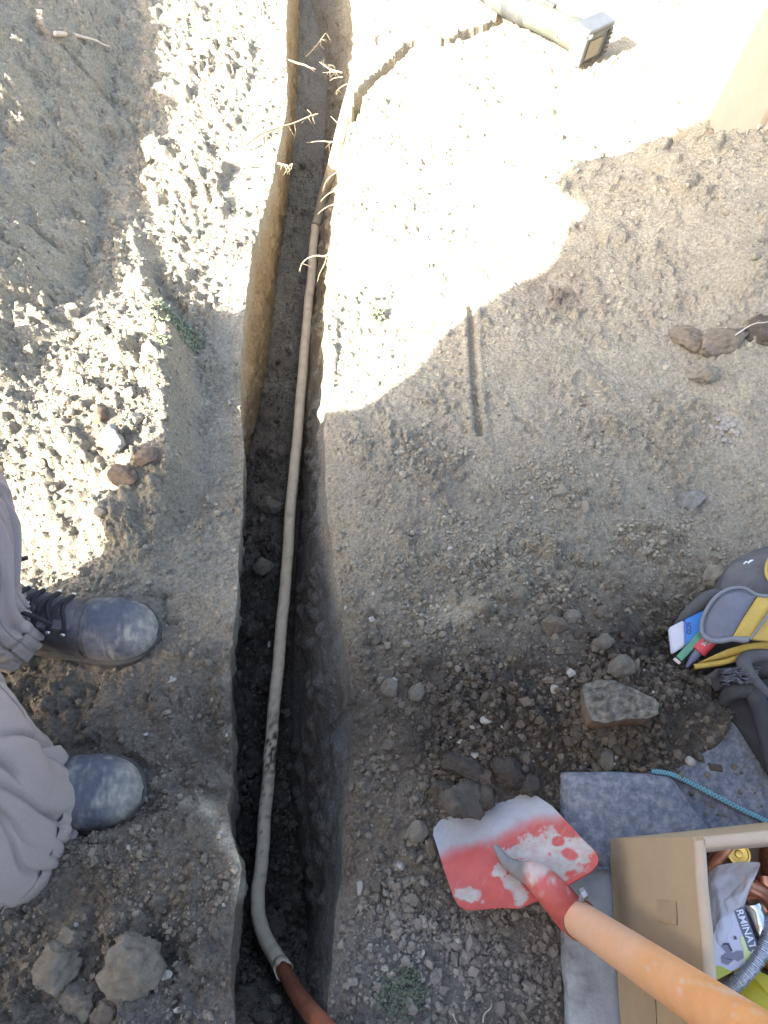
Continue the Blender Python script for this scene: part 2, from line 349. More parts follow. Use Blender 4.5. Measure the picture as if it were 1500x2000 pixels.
# ------------------------------------------------------------------ the ground and trench meshes
def steps(segs):
    o = [0.0]
    for end, a, b in segs:                                     # spacing grows from a to b until end
        s0, p0 = a, o[-1]
        while o[-1] < end - 1e-9:
            t = (o[-1] - p0) / (end - p0); o.append(min(end, o[-1] + a * (b / a) ** t))
    return np.array(o)
def build_ground():
    f = steps([(2.75, .0030, .0068), (5.0, .008, .15), (80, .3, 20)]) - .16
    bk = -.16 - steps([(.25, .006, .02), (1.5, .03, .2), (80, .4, 20)])[1:]
    Y = np.concatenate([bk[::-1], f]); ny = len(Y)
    al = steps([(.72, .0030, .0045), (1.3, .0055, .03), (4, .05, .3), (80, .6, 20)])
    ar = steps([(.80, .0030, .0042), (1.45, .0050, .008), (2.2, .012, .05), (5, .08, .4), (80, .6, 20)])
    XL = rim_l(Y)[:, None] - al[None, ::-1]; XR = rim_r(Y)[:, None] + ar[None, :]
    V, F, C, off = [], [], [], 0
    for X in (XL, XR):
        YY = np.broadcast_to(Y[:, None], X.shape); Z = height(X, YY)
        V.append(np.stack([X, YY, Z], -1).reshape(-1, 3)); F.append(grid_faces(*X.shape) + off); off += X.size
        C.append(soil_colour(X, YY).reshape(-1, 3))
    tag(ob('ground', np_mesh('ground', np.vstack(V), np.vstack(F), M_soil, True, np.vstack(C))), kind='structure')
    # walls and floor, on the rows between both ends
    k = (Y > -.21) & (Y < 4.9); Yk = Y[k]; d = depth(Yk)
    def wall(xt, xb, sgn, seed, name):
        n = 84; s = np.linspace(0, 1, n)
        zt = height(xt, Yk); zb = np.minimum(-d, zt)
        S = s[None, :]; X = xt[:, None] + (xb - xt)[:, None] * S ** (1.15 if sgn > 0 else 1.25); Z = zt[:, None] + (zb - zt)[:, None] * S
        YY = np.broadcast_to(Yk[:, None], X.shape)
        w_ = sst(.02, .30, S) * sst(1, .9, S) * sst(.0, .06, d)[:, None]
        X = X + sgn * w_ * (.016 * fbm(YY, Z, .14, 4, seed) + .006 * fbm(YY, Z * 2.2, .035, 3, seed + 5) + .0025 * fbm(YY * .5, Z, .012, 2, seed + 9))
        f1, i1 = worley(YY, Z, .035, seed + 13); lump = (.006 if sgn > 0 else .011) * np.clip(1 - (f1 / .5) ** 2, 0, 1) * (i1 < .3) * sst(.15, .45, S)
        X = X + sgn * w_ * lump
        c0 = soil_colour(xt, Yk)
        n2 = fbm(YY, Z, .09, 4, seed + 21); n1 = fbm(YY, Z * 3, .3, 3, seed + 23)
        c = np.empty(X.shape + (3,)); c[:] = c0[:, None, :]
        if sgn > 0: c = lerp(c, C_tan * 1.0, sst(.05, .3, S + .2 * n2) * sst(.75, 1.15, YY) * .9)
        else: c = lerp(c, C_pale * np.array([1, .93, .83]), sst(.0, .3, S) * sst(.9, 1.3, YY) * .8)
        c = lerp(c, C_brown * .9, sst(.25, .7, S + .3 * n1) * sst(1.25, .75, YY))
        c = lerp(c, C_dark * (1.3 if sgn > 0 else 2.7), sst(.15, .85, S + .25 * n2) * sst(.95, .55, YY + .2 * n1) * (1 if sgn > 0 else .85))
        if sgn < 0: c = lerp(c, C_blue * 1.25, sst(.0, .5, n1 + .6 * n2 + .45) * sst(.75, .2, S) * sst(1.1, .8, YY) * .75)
        c *= (1 + .2 * n2)[..., None]
        Fc = grid_faces(*X.shape)
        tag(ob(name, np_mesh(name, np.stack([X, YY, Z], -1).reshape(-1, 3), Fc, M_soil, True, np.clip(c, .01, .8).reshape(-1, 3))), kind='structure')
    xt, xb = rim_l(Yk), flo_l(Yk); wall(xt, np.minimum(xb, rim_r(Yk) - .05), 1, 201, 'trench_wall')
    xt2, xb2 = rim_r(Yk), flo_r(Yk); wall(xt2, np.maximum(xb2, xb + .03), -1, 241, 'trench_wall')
    n = 64; S = np.linspace(0, 1, n)[None, :]
    a, b = np.minimum(xb, rim_r(Yk) - .05), np.maximum(xb2, xb + .03)
    X = a[:, None] + (b - a)[:, None] * S; YY = np.broadcast_to(Yk[:, None], X.shape)
    w_ = np.sin(np.pi * S) ** .4 * sst(.0, .06, d)[:, None]
    f1, i1 = worley(X, YY, .06, 301); f2, i2 = worley(X, YY, .024, 303)
    rough = (1 - .5 * sst(1.15, 1.5, YY))
    lum = .030 * np.sqrt(np.clip(1 - (f1 / .62) ** 2, 0, 1)) * (i1 < .5) * sst(1.3, .9, YY) + .011 * np.sqrt(np.clip(1 - (f2 / .55) ** 2, 0, 1)) * (i2 < .5) * rough
    zt = np.minimum(-d, height(a, Yk)); Z = zt[:, None] + w_ * (.014 * fbm(X, YY, .1, 4, 305) + lum + .002 * fbm(X, YY, .01, 2, 307))
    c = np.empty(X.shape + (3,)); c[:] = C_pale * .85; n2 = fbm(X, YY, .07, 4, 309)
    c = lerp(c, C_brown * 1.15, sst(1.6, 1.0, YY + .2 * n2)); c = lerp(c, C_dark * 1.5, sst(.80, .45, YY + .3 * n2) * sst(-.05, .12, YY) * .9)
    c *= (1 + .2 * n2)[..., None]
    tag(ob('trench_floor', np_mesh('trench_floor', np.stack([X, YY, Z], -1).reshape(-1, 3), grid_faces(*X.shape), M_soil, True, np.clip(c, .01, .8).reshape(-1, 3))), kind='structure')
build_ground()

# ------------------------------------------------------------------ shared shapes
def ring_plate(name, outline, mats, parent=None, thick=.003, dome=0.0, n=96, rings=14, straight=True, nz=0.0, ns=.04, up=None, seed=0, colr=None, attr='paint', power=2.0):
    """a closed plate or cushion from a 3D outline: domed top, sides, flat underside."""
    P = np.array([tuple(p) for p in outline], float)
    if straight:
        Q = np.vstack([P, P[:1]]); L = np.r_[0, np.cumsum(np.linalg.norm(np.diff(Q, axis=0), axis=1))]
        t = np.linspace(0, L[-1], n, endpoint=False); O = np.stack([np.interp(t, L, Q[:, k]) for k in range(3)], -1)
        O = (np.roll(O, 1, 0) + 2 * O + np.roll(O, -1, 0)) / 4
    else:
        E = np.vstack([P[-2:], P, P[:2]]); O = spline([tuple(p) for p in E], n * 3)
        L = np.r_[0, np.cumsum(np.linalg.norm(np.diff(O, axis=0), axis=1))]
        S = spline(list(map(tuple, np.vstack([P, P[:1]]))), n + 1); O = S[:n]
    c = O.mean(0)
    if up is None:
        a = np.cross(np.roll(O, -1, 0) - c, O - c).sum(0); up = a / np.linalg.norm(a)
        if up[2] < 0: up = -up
    up = np.array(up, float)
    rr = 1 - (np.linspace(0, 1, rings) ** 1.0); rr[-1] = .02
    V = []
    for r in rr:
        X = c + (O - c) * r
        h = dome * (1 - r ** power)
        z = h + (nz * fbm(X[:, 0] + X[:, 2], X[:, 1], ns, 3, 400 + seed) * min(1, (1 - r) * 6 + .15) if nz else 0)
        V.append(X + up * np.reshape(z, (-1, 1)) if np.ndim(z) else X + up * z)
    nt = len(V)
    if dome < 0: V += [q - up * thick for q in V[:nt]]; order = list(range(2 * nt - 1, nt - 1, -1)) + list(range(nt))
    else: V.append(O - up * thick); V.append(c + (O - c) * .02 - up * thick); order = [nt + 1, nt] + list(range(nt))
    A = np.vstack([V[i] for i in order]); F = grid_faces(len(order), n, True)
    me = np_mesh(name, A, F, mats, True, None if colr is None else colr(A), attr)
    bm = bmesh.new(); bm.from_mesh(me)
    bm.verts.ensure_lookup_table()
    for base in (0, (len(order) - 1) * n):
        try: bm.faces.new([bm.verts[base + i] for i in range(n)])
        except ValueError: pass
    bmesh.ops.recalc_face_normals(bm, faces=bm.faces)
    for f in bm.faces: f.smooth = True
    bm.to_mesh(me); bm.free(); me.set_sharp_from_angle(angle=R(50))
    return ob(name, me, parent)
def tube(name, pts, rad, mats, parent=None, n=10, sm=None):
    if sm:
        pts0 = pts; pts = spline(pts, sm)
        if hasattr(rad, '__len__'): rad = np.interp(np.linspace(0, 1, sm), np.linspace(0, 1, len(rad)), rad)
    bm = bmesh.new(); tube_into(bm, pts, rad, n)
    return bm_ob(name, bm, mats, parent, True, 55)
_ICO = {}
def ico(k):
    if k not in _ICO:
        bm = bmesh.new(); bmesh.ops.create_icosphere(bm, subdivisions=k, radius=1)
        _ICO[k] = (np.array([v.co[:] for v in bm.verts]), np.array([[v.index for v in f.verts] for f in bm.faces])); bm.free()
    return _ICO[k]
def rock_arrays(k, seed, amp=.22, facet=11, flat=1.0):
    V, F = ico(k); V = V.copy(); rs = np.random.default_rng(seed)
    for i in range(facet):                                     # broken faces
        d = rs.normal(size=3); d /= np.linalg.norm(d); lim = rs.uniform(.58, .90)
        s = V @ d; V = V - np.outer(np.maximum(0, s - lim), d)
    q = fbm(V[:, 0] * 1.3 + V[:, 2] * .7 + seed, V[:, 1] * 1.3 - V[:, 2] * .9, 1.0, 4, seed, .6)
    q2 = fbm(V[:, 0] - V[:, 2] + seed * 3, V[:, 1] + V[:, 2] * .6, .28, 3, seed + 7, .6)
    q3 = fbm(V[:, 0] * 1.1 + V[:, 2] * .5, V[:, 1] - V[:, 2] * .7 + seed, .11, 3, seed + 17, .65)
    V = V * (1 + amp * q + .62 * amp * q2 + .42 * amp * q3)[:, None]
    V[:, 2] *= flat
    return V, F
def rock_mesh(name, seed, size, mats, k=4, amp=.22, facet=5, crust=None):
    V, F = rock_arrays(k, seed, amp, facet)
    return np_mesh(name, V * np.array(size), F, mats, True)
def place(o, p, rz=0.0, sink=0.0, scale=1.0, tilt=(0, 0)):
    o.location = (p[0], p[1], p[2] - sink); o.rotation_euler = (tilt[0], tilt[1], rz); o.scale = (scale,) * 3
    return o

# ------------------------------------------------------------------ unseen building added behind the camera to shade the near ground
AZ = R(SUN_AZ); T, S_ = Vector((math.cos(AZ), math.sin(AZ), 0)), Vector((-math.sin(AZ), math.cos(AZ), 0))
def ts(t, s, z): return T * t + S_ * s + Vector((0, 0, z))
M_render = mat('wall_render', (.55, .52, .46), .9, var=.12, vscale=5, bump=.002, bscale=60)
M_tile = mat('roof_tile', (.30, .13, .08), .85, var=.2, vscale=12)
M_wood = mat('weathered_wood', (.30, .23, .15), .8, var=.2, vscale=20)
def shadow_house():
    h = empty('shadow_house', ts(-1.75, -1.5, 0), 'plain rendered end wall with an overhang, added out of view to cast the near shade', 'shadow_house')
    MW = frame(Vector((0, 0, 0)), T)
    bm = bmesh.new(); box_into(bm, (.25, 4.3, 3.3), Matrix.Translation((0, -.10 + .15, 1.5)) @ Matrix.Identity(4), .01)  # added wall, out of view, blocks the sun from the near ground
    o = bm_ob('wall', bm, M_render, h, False); o.rotation_euler.z = AZ
    bm = bmesh.new(); box_into(bm, (.5, 4.89, .9), Matrix.Translation((.0, .04, 2.81)), .06)  # added overhang, sized and slanted to shape the upper shadow edge
    for v_ in bm.verts:
        if v_.co.y > 0: v_.co.y -= .16 * max(0, (v_.co.z - 2.36) / .9)
    r = bm_ob('shadow_eave', bm, M_wood, h, False); r.rotation_euler.z = AZ
    bm = bmesh.new(); box_into(bm, (.9, 5.3, .12), Matrix.Translation((0, -.02, 3.33)), .02)  # added wider layer on top, extends the shadow at the far right
    r = bm_ob('shadow_roof', bm, M_tile, h, False); r.rotation_euler.z = AZ
shadow_house()

# ------------------------------------------------------------------ the person at the left: boots, baggy trousers, jacket
M_troz = mat('dusty_trousers', rough=.9, var=.07, vscale=260, bump=.0005, bscale=900, attr='cloth')
M_seam = mat('trouser_seam', (.27, .23, .225), .9)
M_navy = mat('navy_leather', (.075, .095, .15), .55, var=.2, vscale=40, bump=.0008, bscale=160, tint=(.30, .285, .24), tmask=(13, .50, .72))
M_toe = mat('scuffed_toe', rough=.6, var=.30, vscale=110, bump=.0012, bscale=200, attr='dust')
M_black = mat('black_leather', (.045, .042, .046), .6, var=.25, vscale=40, bump=.0006, bscale=220, tint=(.20, .185, .165), tmask=(16, .47, .75))
M_facing = mat('dusty_tongue', (.12, .105, .11), .75, var=.2, vscale=60, bump=.0005, bscale=300, tint=(.22, .20, .18), tmask=(25, .5, .75))
M_lace = mat('lace', (.022, .02, .022), .85, var=.3, vscale=200)
M_steel = mat('steel', (.55, .56, .57), .3, 1.0, var=.1, vscale=40)
M_sole = mat('rubber_sole', (.07, .066, .06), .8, var=.3, vscale=60, bump=.001, bscale=120)
M_skin = mat('skin', (.48, .30, .22), .6)
M_hair = mat('hair', (.05, .04, .03), .8)
M_jacket = mat('jacket', (.12, .13, .16), .9, var=.1)
person = empty('person', (-.60, .25, 0), 'person standing beside the trench in dusty baggy trousers and navy work boots', 'person')
PINV = Matrix.Translation((.60, -.25, 0))
def pw(p): return Vector(p) - Vector((-.60, .25, 0))
def boot(toe, yaw, zb, detail):
    """lofted boot, toe tip at the given spot, pointing along yaw."""
    M = Matrix.Translation(pw((toe[0], toe[1], zb))) @ Matrix.Rotation(yaw, 4, 'Z')
    xs = np.array([-.300, -.292, -.27, -.24, -.20, -.16, -.12, -.085, -.055, -.03, -.014, -.004, 0.0])
    wd = np.array([.012, .026, .034, .037, .037, .040, .046, .0505, .0515, .045, .034, .018, .006])
    tp = np.array([.085, .115, .125, .13, .13, .118, .095, .082, .075, .066, .054, .040, .030])
    NX = 220; q = np.linspace(0, 1, NX); X = np.interp(q, np.linspace(0, 1, len(xs)), xs)
    W = np.interp(X, xs, wd); H = np.interp(X, xs, tp)
    k = np.ones(17) / 17; W[8:-8] = np.convolve(W, k, 'valid'); H[8:-8] = np.convolve(H, k, 'valid')
    m = 40; a = np.linspace(0, 2 * np.pi, m, endpoint=False)
    ca, sa = np.cos(a), np.sin(a)
    V = []
    for x, w_, h in zip(X, W, H):
        e = .75
        y = np.sign(ca) * np.abs(ca) ** e * w_; z = np.where(sa >= 0, .030 + (h - .030) * np.abs(sa) ** .85, .030 + .018 * sa)
        # narrower towards the top of the shaft, seam round the toe cap
        y = y * (1 - .22 * np.clip((z - .06) / .08, 0, 1))
        pinch = 1 - .030 * np.exp(-((x + .040 + 9 * y * y) / .0022) ** 2) * (z > .035) - .050 * np.exp(-((x + .105) / .0026) ** 2) - .026 * np.exp(-((x + .099) / .0018) ** 2)
        cre = 1 + (.016 * fbm(np.full(m, x), a * .02, .016, 3, 7) * (x < -.1) + .006 * fbm(np.full(m, x), a * .03, .02, 3, 9))
        V.append(np.stack([np.full(m, x), y * pinch * cre, (z - .03) * pinch * cre + .03], -1))
    V = np.vstack(V); V = (np.array(M.to_3x3()) @ V.T).T + np.array(M.translation)
    F = grid_faces(NX, m, True)
    b = empty('boot', (0, 0, 0)); b.parent = person
    xi = np.repeat(X, m)
    toe_f = (X[:-1] > -.098); fs = np.repeat(toe_f, m)
    L0 = np.repeat(X, m); nn = fbm(V[:, 0], V[:, 1], .035, 4, 21, .6); nf = fbm(V[:, 0], V[:, 1], .010, 3, 23)
    hz_ = V[:, 2] - zb
    du = np.clip(.85 * sst(-.050, -.008, L0 + .022 * nn) + .75 * sst(.055, .022, hz_ + .012 * nn) + .55 * sst(.0, .5, nn + .6 * nf), 0, 1)[:, None] * (.65 + .5 * sst(-.4, .4, nf))[:, None]
    cd = np.array((.072, .078, .098)) * (1 - du) + np.array((.27, .255, .215)) * du
    ob('upper', np_mesh('upper', V, F[~fs], M_black), b)
    ob('toe_cap', np_mesh('toe_cap', V, F[fs], M_toe, True, np.clip(cd, .01, .6), 'dust'), b)
    n2 = 72; P = []
    for sgn in (1, -1):
        r = np.linspace(0, 1, 36)[:: sgn]; x = -.302 + .306 * r; P += [(xx, sgn * (np.interp(xx, xs, wd) + .0045), .024) for xx in x]
    ring_plate('sole', [M @ Vector(p) for p in P], M_sole, b, thick=.026, dome=.004, n=90, rings=4, straight=True)
    if detail:
        # tongue and facing in black leather, laces across it, metal eyelets, bow
        tz = lambda x: float(np.interp(x, X, H))
        P = [(x, s * (.026 + .10 * max(0, -.13 - x)), tz(x) + .001) for s, rr in ((1, np.linspace(-.113, -.27, 9)), (-1, np.linspace(-.27, -.113, 9))) for x in rr]
        ring_plate('facing', [M @ Vector(p) for p in P], M_facing, b, thick=.012, dome=.007, n=80, rings=10, up=M.to_3x3() @ Vector((.35, 0, .94)), nz=.004, ns=.03)
        bm = bmesh.new()
        rows = [-.119, -.138, -.157, -.177, -.197]
        for i, x in enumerate(rows):
            z = tz(x) + .010
            tube_into(bm, spline([M @ Vector(p) for p in ((x, .031, z - .010), (x - .003, .016, z + .003), (x - .004, 0, z + .006), (x + .002, -.016, z + .003), (x + .001, -.031, z - .010))], 14), .0034, 7)
            if i < len(rows) - 1:
                x2 = rows[i + 1]; z2 = tz(x2) + .011
                tube_into(bm, spline([M @ Vector(p) for p in ((x, .030, z - .008), ((x + x2) / 2, .004, (z + z2) / 2 + .008), (x2, -.030, z2 - .008))], 12), .0034, 7)
            for s in (1, -1):
                eb = bmesh.new(); r = bmesh.ops.create_cone(eb, cap_ends=True, segments=12, radius1=.0046, radius2=.0032, depth=.003)
                for v in r['verts']: v.co = M @ (Vector((x, s * .034, z - .010)) + Matrix.Rotation(-s * .9, 3, 'X') @ v.co)
                bm_ob('eyelet', eb, M_steel, b)
        z = tz(-.215) + .018
        for pts in (((-.215, 0, z), (-.222, .03, z + .018), (-.205, .052, z + .010), (-.188, .075, z - .012)), ((-.215, 0, z), (-.235, .03, z + .022), (-.262, .048, z + .006), (-.24, .03, z + .002), (-.215, 0, z)),
                    ((-.215, 0, z), (-.19, -.012, z + .004), (-.15, -.020, z - .012), (-.128, -.026, z - .03))):
            tube_into(bm, spline([M @ Vector(p) for p in pts], 16), .0036, 7)
        bm_ob('laces', bm, M_lace, b)
    return b
def surf(px, py, z): return at(px, py, z)
zf, zn = hz(-.45, .38), hz(-.42, .14)
boot(at(306, 1232, zf + .03)[:], R(-2), zf - .004, True)
boot(at(276, 1548, zn + .03)[:], R(-1), zn - .004, False)

def trousers():
    legs = [
        # far leg, knee a little forward
        [((-.585, .365, .070), .066, .062), ((-.590, .370, .11), .072, .068), ((-.598, .385, .17), .078, .078), ((-.592, .45, .245), .086, .080), ((-.592, .465, .33), .090, .085), ((-.61, .40, .45), .085, .085), ((-.67, .28, .62), .095, .085), ((-.75, .23, .82), .105, .10), ((-.79, .22, .93), .12, .12)],
        # near leg, wide hem hanging over the boot
        [((-.545, .095, .035), .125, .135), ((-.545, .105, .075), .127, .138), ((-.545, .115, .13), .122, .13), ((-.540, .14, .20), .118, .122), ((-.540, .165, .30), .115, .118), ((-.555, .18, .45), .110, .115), ((-.63, .15, .62), .105, .10), ((-.73, .10, .82), .11, .11), ((-.79, .10, .93), .12, .12)]]
    V, F, off = [], [], 0
    for li, L in enumerate(legs):
        n, m = 150, 260
        C = spline([p for p, a, b in L], n); A = np.interp(np.linspace(0, 1, n), np.linspace(0, 1, len(L)), [a for p, a, b in L]); B = np.interp(np.linspace(0, 1, n), np.linspace(0, 1, len(L)), [b for p, a, b in L])
        ph = np.linspace(0, 2 * np.pi, m, endpoint=False)[None, :]; t = np.linspace(0, 1, n)[:, None]
        z = C[:, 2][:, None]
        k1 = fbm(np.cos(ph) * 1.15 + 5 * li + .6 * z + .12 * np.sin(9 * z + 2 * ph), np.sin(ph) * 1.15 + z * .55, .62, 2, 500 + li)       # long hanging folds
        k3 = fbm(np.cos(ph) * 1.0 - 3 * li - 2.2 * z, np.sin(ph) * 1.0 + z * 2.6, .7, 2, 520 + li)
        k2 = fbm(np.cos(ph) * 1.0 + z * 5, np.sin(ph) * 1.0 - z * 4 + 3 * li, .9, 2, 510 + li)
        low_ = .35 + .65 * np.exp(-((z - .16) / .22) ** 2)
        fold = (-.013 * np.exp(-(k1 / .10) ** 2) * sst(-.4, .2, k2) - .008 * np.exp(-(k3 / .07) ** 2) + .007 * k1) * low_ + .0015 * k2 + .004
        ruck = np.exp(-((z - (.030 if li else .125)) / .022) ** 2) * (.0045 if li else .002) * np.sin(z * 210 + 1.5 * np.sin(ph + 1) + 1.2 * np.sin(2 * ph))
        rr = 1 + (fold - .008 + ruck) / np.maximum(A[:, None], .05)
        X = C[:, 0][:, None] + A[:, None] * np.cos(ph) * rr; Y = C[:, 1][:, None] + B[:, None] * np.sin(ph) * rr
        Z = z + np.zeros_like(X) + (.008 * np.sin(ph * 2 + 1)) * np.exp(-t * 18)
        P = np.stack([X, Y, Z], -1)
        # turned hem: a short inner wall
        inn = P[0:1] * 1.0; cc = P[0].mean(0); inn = cc + (inn - cc) * .95; inn2 = inn + np.array([0, 0, .05])
        P = np.concatenate([inn2, inn, P], 0)
        V.append(P.reshape(-1, 3)); F.append(grid_faces(n + 2, m, True) + off); off += (n + 2) * m
    # seat
    n, m = 20, 64; ph = np.linspace(0, 2 * np.pi, m, endpoint=False)[None, :]; t = np.linspace(0, 1, n)[:, None]
    rr = np.sqrt(np.clip(1 - (1 - np.clip(t * 2.5, 0, 1)) ** 2, 0.01, 1))
    P = np.stack([-.80 + .13 * np.cos(ph) * rr, .16 + .18 * np.sin(ph) * rr, .84 + .24 * t + 0 * ph], -1)
    V.append(P.reshape(-1, 3)); F.append(grid_faces(n, m, True) + off)
    A = np.vstack(V) - np.array([-.60, .25, 0])
    cc = fbm(A[:, 0] * 1.0 + A[:, 1], A[:, 2], .09, 4, 531, .6); zz_ = A[:, 2]
    dirt = np.clip(sst(.30, .02, zz_ + .12 * cc) * .55 + .3 * sst(.25, .6, cc), 0, .8)[:, None]
    cl_ = np.array((.375, .32, .315)) * (1 - dirt) + np.array((.33, .285, .225)) * dirt
    ob('trousers', np_mesh('trousers', A, np.vstack(F), M_troz, True, cl_, 'cloth'), person)
    for li, (o_, cnt) in enumerate(((0, 260), (152 * 260, 260))):
        P = A[o_:o_ + 152 * 260].reshape(152, 260, 3)
        for nm, pts, r_ in (('hem_stitching', np.vstack([P[6], P[6][:1]]), .0007), ('side_seam', P[2:110, 236 if li == 0 else 22], .0012)):
            bm = bmesh.new(); tube_into(bm, [Vector(p) for p in pts], r_, 4); bm_ob(nm, bm, M_seam, person)
trousers()
def upper_body():
    def lump(name, tubes, spheres, m, vox):
        bm = bmesh.new()
        for pts, rad in tubes: tube_into(bm, spline([pw(p) for p in pts], 20), np.interp(np.linspace(0, 1, 20), np.linspace(0, 1, len(rad)), rad), 16)
        for c, r in spheres:
            q = bmesh.ops.create_uvsphere(bm, u_segments=24, v_segments=16, radius=1)
            for v in q['verts']: v.co = pw(c) + Vector((v.co.x * r[0], v.co.y * r[1], v.co.z * r[2]))
        o = bm_ob(name, bm, m, person)
        md = o.modifiers.new('remesh', 'REMESH'); md.mode = 'VOXEL'; md.voxel_size = vox; md.use_smooth_shade = True
        return o
    sh, el, ha = (-.84, .34, 1.40), (-.845, .305, 1.24), (-.62, .32, 1.16)
    sh2, el2, ha2 = (-.84, .05, 1.40), (-.84, -.10, 1.18), (-.62, .08, 1.16)
    torso = [((-.81, .15, .90), (-.82, .15, 1.1), (-.84, .15, 1.3), (-.85, .15, 1.45)), (.13, .135, .15, .10)]
    fingers = []
    for h, s in ((ha, -1), (ha2, 1)):
        for k, ln in enumerate((.065, .075, .07, .055)):
            y = h[1] + (k - 1.5) * .02; fingers.append((((h[0] + .03, y, h[2]), (h[0] + .03 + ln * .6, y, h[2] + .005), (h[0] + .02 + ln, y, h[2] - .02)), (.010, .009, .007)))
        fingers.append((((h[0], h[1] + s * .03, h[2]), (h[0] + .03, h[1] + s * .055, h[2] + .01), (h[0] + .055, h[1] + s * .055, h[2] + .01)), (.012, .010, .008)))
    lump('body', [(((-.84, .15, 1.40), (-.83, .15, 1.50), (-.82, .15, 1.56)), (.065, .055, .055)), ((el, ((el[0] + ha[0]) / 2, (el[1] + ha[1]) / 2, (el[2] + ha[2]) / 2), ha), (.042, .036, .03)), ((el2, ((el2[0] + ha2[0]) / 2, (el2[1] + ha2[1]) / 2, (el2[2] + ha2[2]) / 2), ha2), (.042, .036, .03))] + fingers,
         [((-.80, .15, 1.65), (.095, .075, .12)), ((-.71, .15, 1.635), (.022, .013, .02)), ((-.80, .075, 1.64), (.02, .01, .03)), ((-.80, .225, 1.64), (.02, .01, .03)), ((ha[0] + .02, ha[1], ha[2]), (.045, .042, .018)), ((ha2[0] + .02, ha2[1], ha2[2]), (.045, .042, .018))], M_skin, .006)
    lump('jacket', [torso, ((sh, (-.85, .32, 1.33), el), (.08, .062, .056)), ((el, ((el[0] + ha[0]) / 2, (el[1] + ha[1]) / 2, (el[2] + ha[2]) / 2), (ha[0] - .05, ha[1] + .02, ha[2] + .01)), (.062, .056, .05)),
                    ((sh2, (-.85, -.06, 1.3), el2), (.085, .07, .062)), ((el2, ((el2[0] + ha2[0]) / 2, (el2[1] + ha2[1]) / 2, (el2[2] + ha2[2]) / 2), (ha2[0] - .05, ha2[1], ha2[2] + .01)), (.062, .056, .05))],
         [((-.82, .15, 1.0), (.13, .17, .2)), ((-.84, .15, 1.32), (.13, .21, .15))], M_jacket, .012)
    lump('hair', [], [((-.815, .15, 1.685), (.098, .083, .105))], M_hair, .01)
upper_body()

# ------------------------------------------------------------------ the old pipe lying in the trench
M_sleeve = mat('cream_sleeve', rough=.75, var=.14, vscale=45, bump=.0008, bscale=150, attr='coat')
M_tansleeve = mat('tan_sleeve', (.46, .40, .29), .8, var=.14, vscale=25, bump=.001, bscale=110)
M_rust = mat('rusty_copper', (.34, .12, .065), .55, .25, var=.3, vscale=35, bump=.0008, bscale=120, tint=(.40, .15, .085), tmask=(18, .45, .7))
pipe = empty('pipe', tuple(at(540, 1250, -.33)), 'long cream coated water pipe lying along the trench with a bare rusty end', 'pipe')
PO = Vector(pipe.location)
def pl(pts): return [Vector(p) - PO for p in pts]
pl_lo = [at(617, 436, -.27), at(611, 490, -.28), at(607, 560, -.285), at(599, 640, -.29), at(590, 740, -.295), at(581, 840, -.30), at(572, 945, -.305), at(564, 1040, -.31), at(560, 1110, -.315), at(551, 1220, -.32), at(543, 1300, -.33),
         at(534, 1400, -.345), at(525, 1500, -.36), at(518, 1590, -.37), at(511, 1680, -.36), at(503, 1740, -.35), at(506, 1790, -.33), at(526, 1845, -.28), at(552, 1890, -.22)]
C = spline(pl(pl_lo), 260); t = np.linspace(0, 1, 260)
C[:, 0] += .0022 * fbm(t, 0 * t, .05, 3, 601); C[:, 1] += .002 * fbm(t, 0 * t, .05, 3, 603)
rad = .0128 * (1 + .05 * fbm(t, 0 * t, .015, 3, 605)); rad[-5:] *= np.linspace(1.02, 1.12, 5)
C[:, 0] += .004 * fbm(t, 0 * t, .11, 2, 607)
sl_ = tube('sleeve', C, rad, M_sleeve, pipe, 18)
def coat(o):
    A = np.array([v.co[:] for v in o.data.vertices]) + np.array(PO); n = fbm(A[:, 1], A[:, 0] * 1.5 + A[:, 2], .05, 4, 611, .65); f = fbm(A[:, 1], A[:, 0] * 2 + A[:, 2] * 2, .014, 3, 613, .6)
    c = np.empty((len(A), 3)); c[:] = (.84, .69, .48)
    mud = np.clip(.42 * sst(.1, .5, n) + .4 * sst(-.35, .1, f) * sst(.16, .26, A[:, 1]) * sst(.75, .55, A[:, 1]) * .35, 0, .8)[:, None]; c = c * (1 - mud) + np.array((.22, .18, .13)) * mud
    tar = (np.exp(-((A[:, 1] - .275) / .055) ** 2) * 1.25 * sst(-.1, .22, f + .5 * n - .02) + .8 * np.exp(-((A[:, 1] - .14) / .08) ** 2) * sst(.2, .4, f + .3 * n))[:, None]; tar = np.clip(tar, 0, .95)
    c = c * (1 - tar) + np.array((.035, .032, .03)) * tar
    a_ = o.data.color_attributes.new('coat', 'FLOAT_COLOR', 'POINT'); q = np.ones((len(A), 4), np.float32); q[:, :3] = np.clip(c, .01, .9); a_.data.foreach_set('color', q.ravel())
coat(sl_)
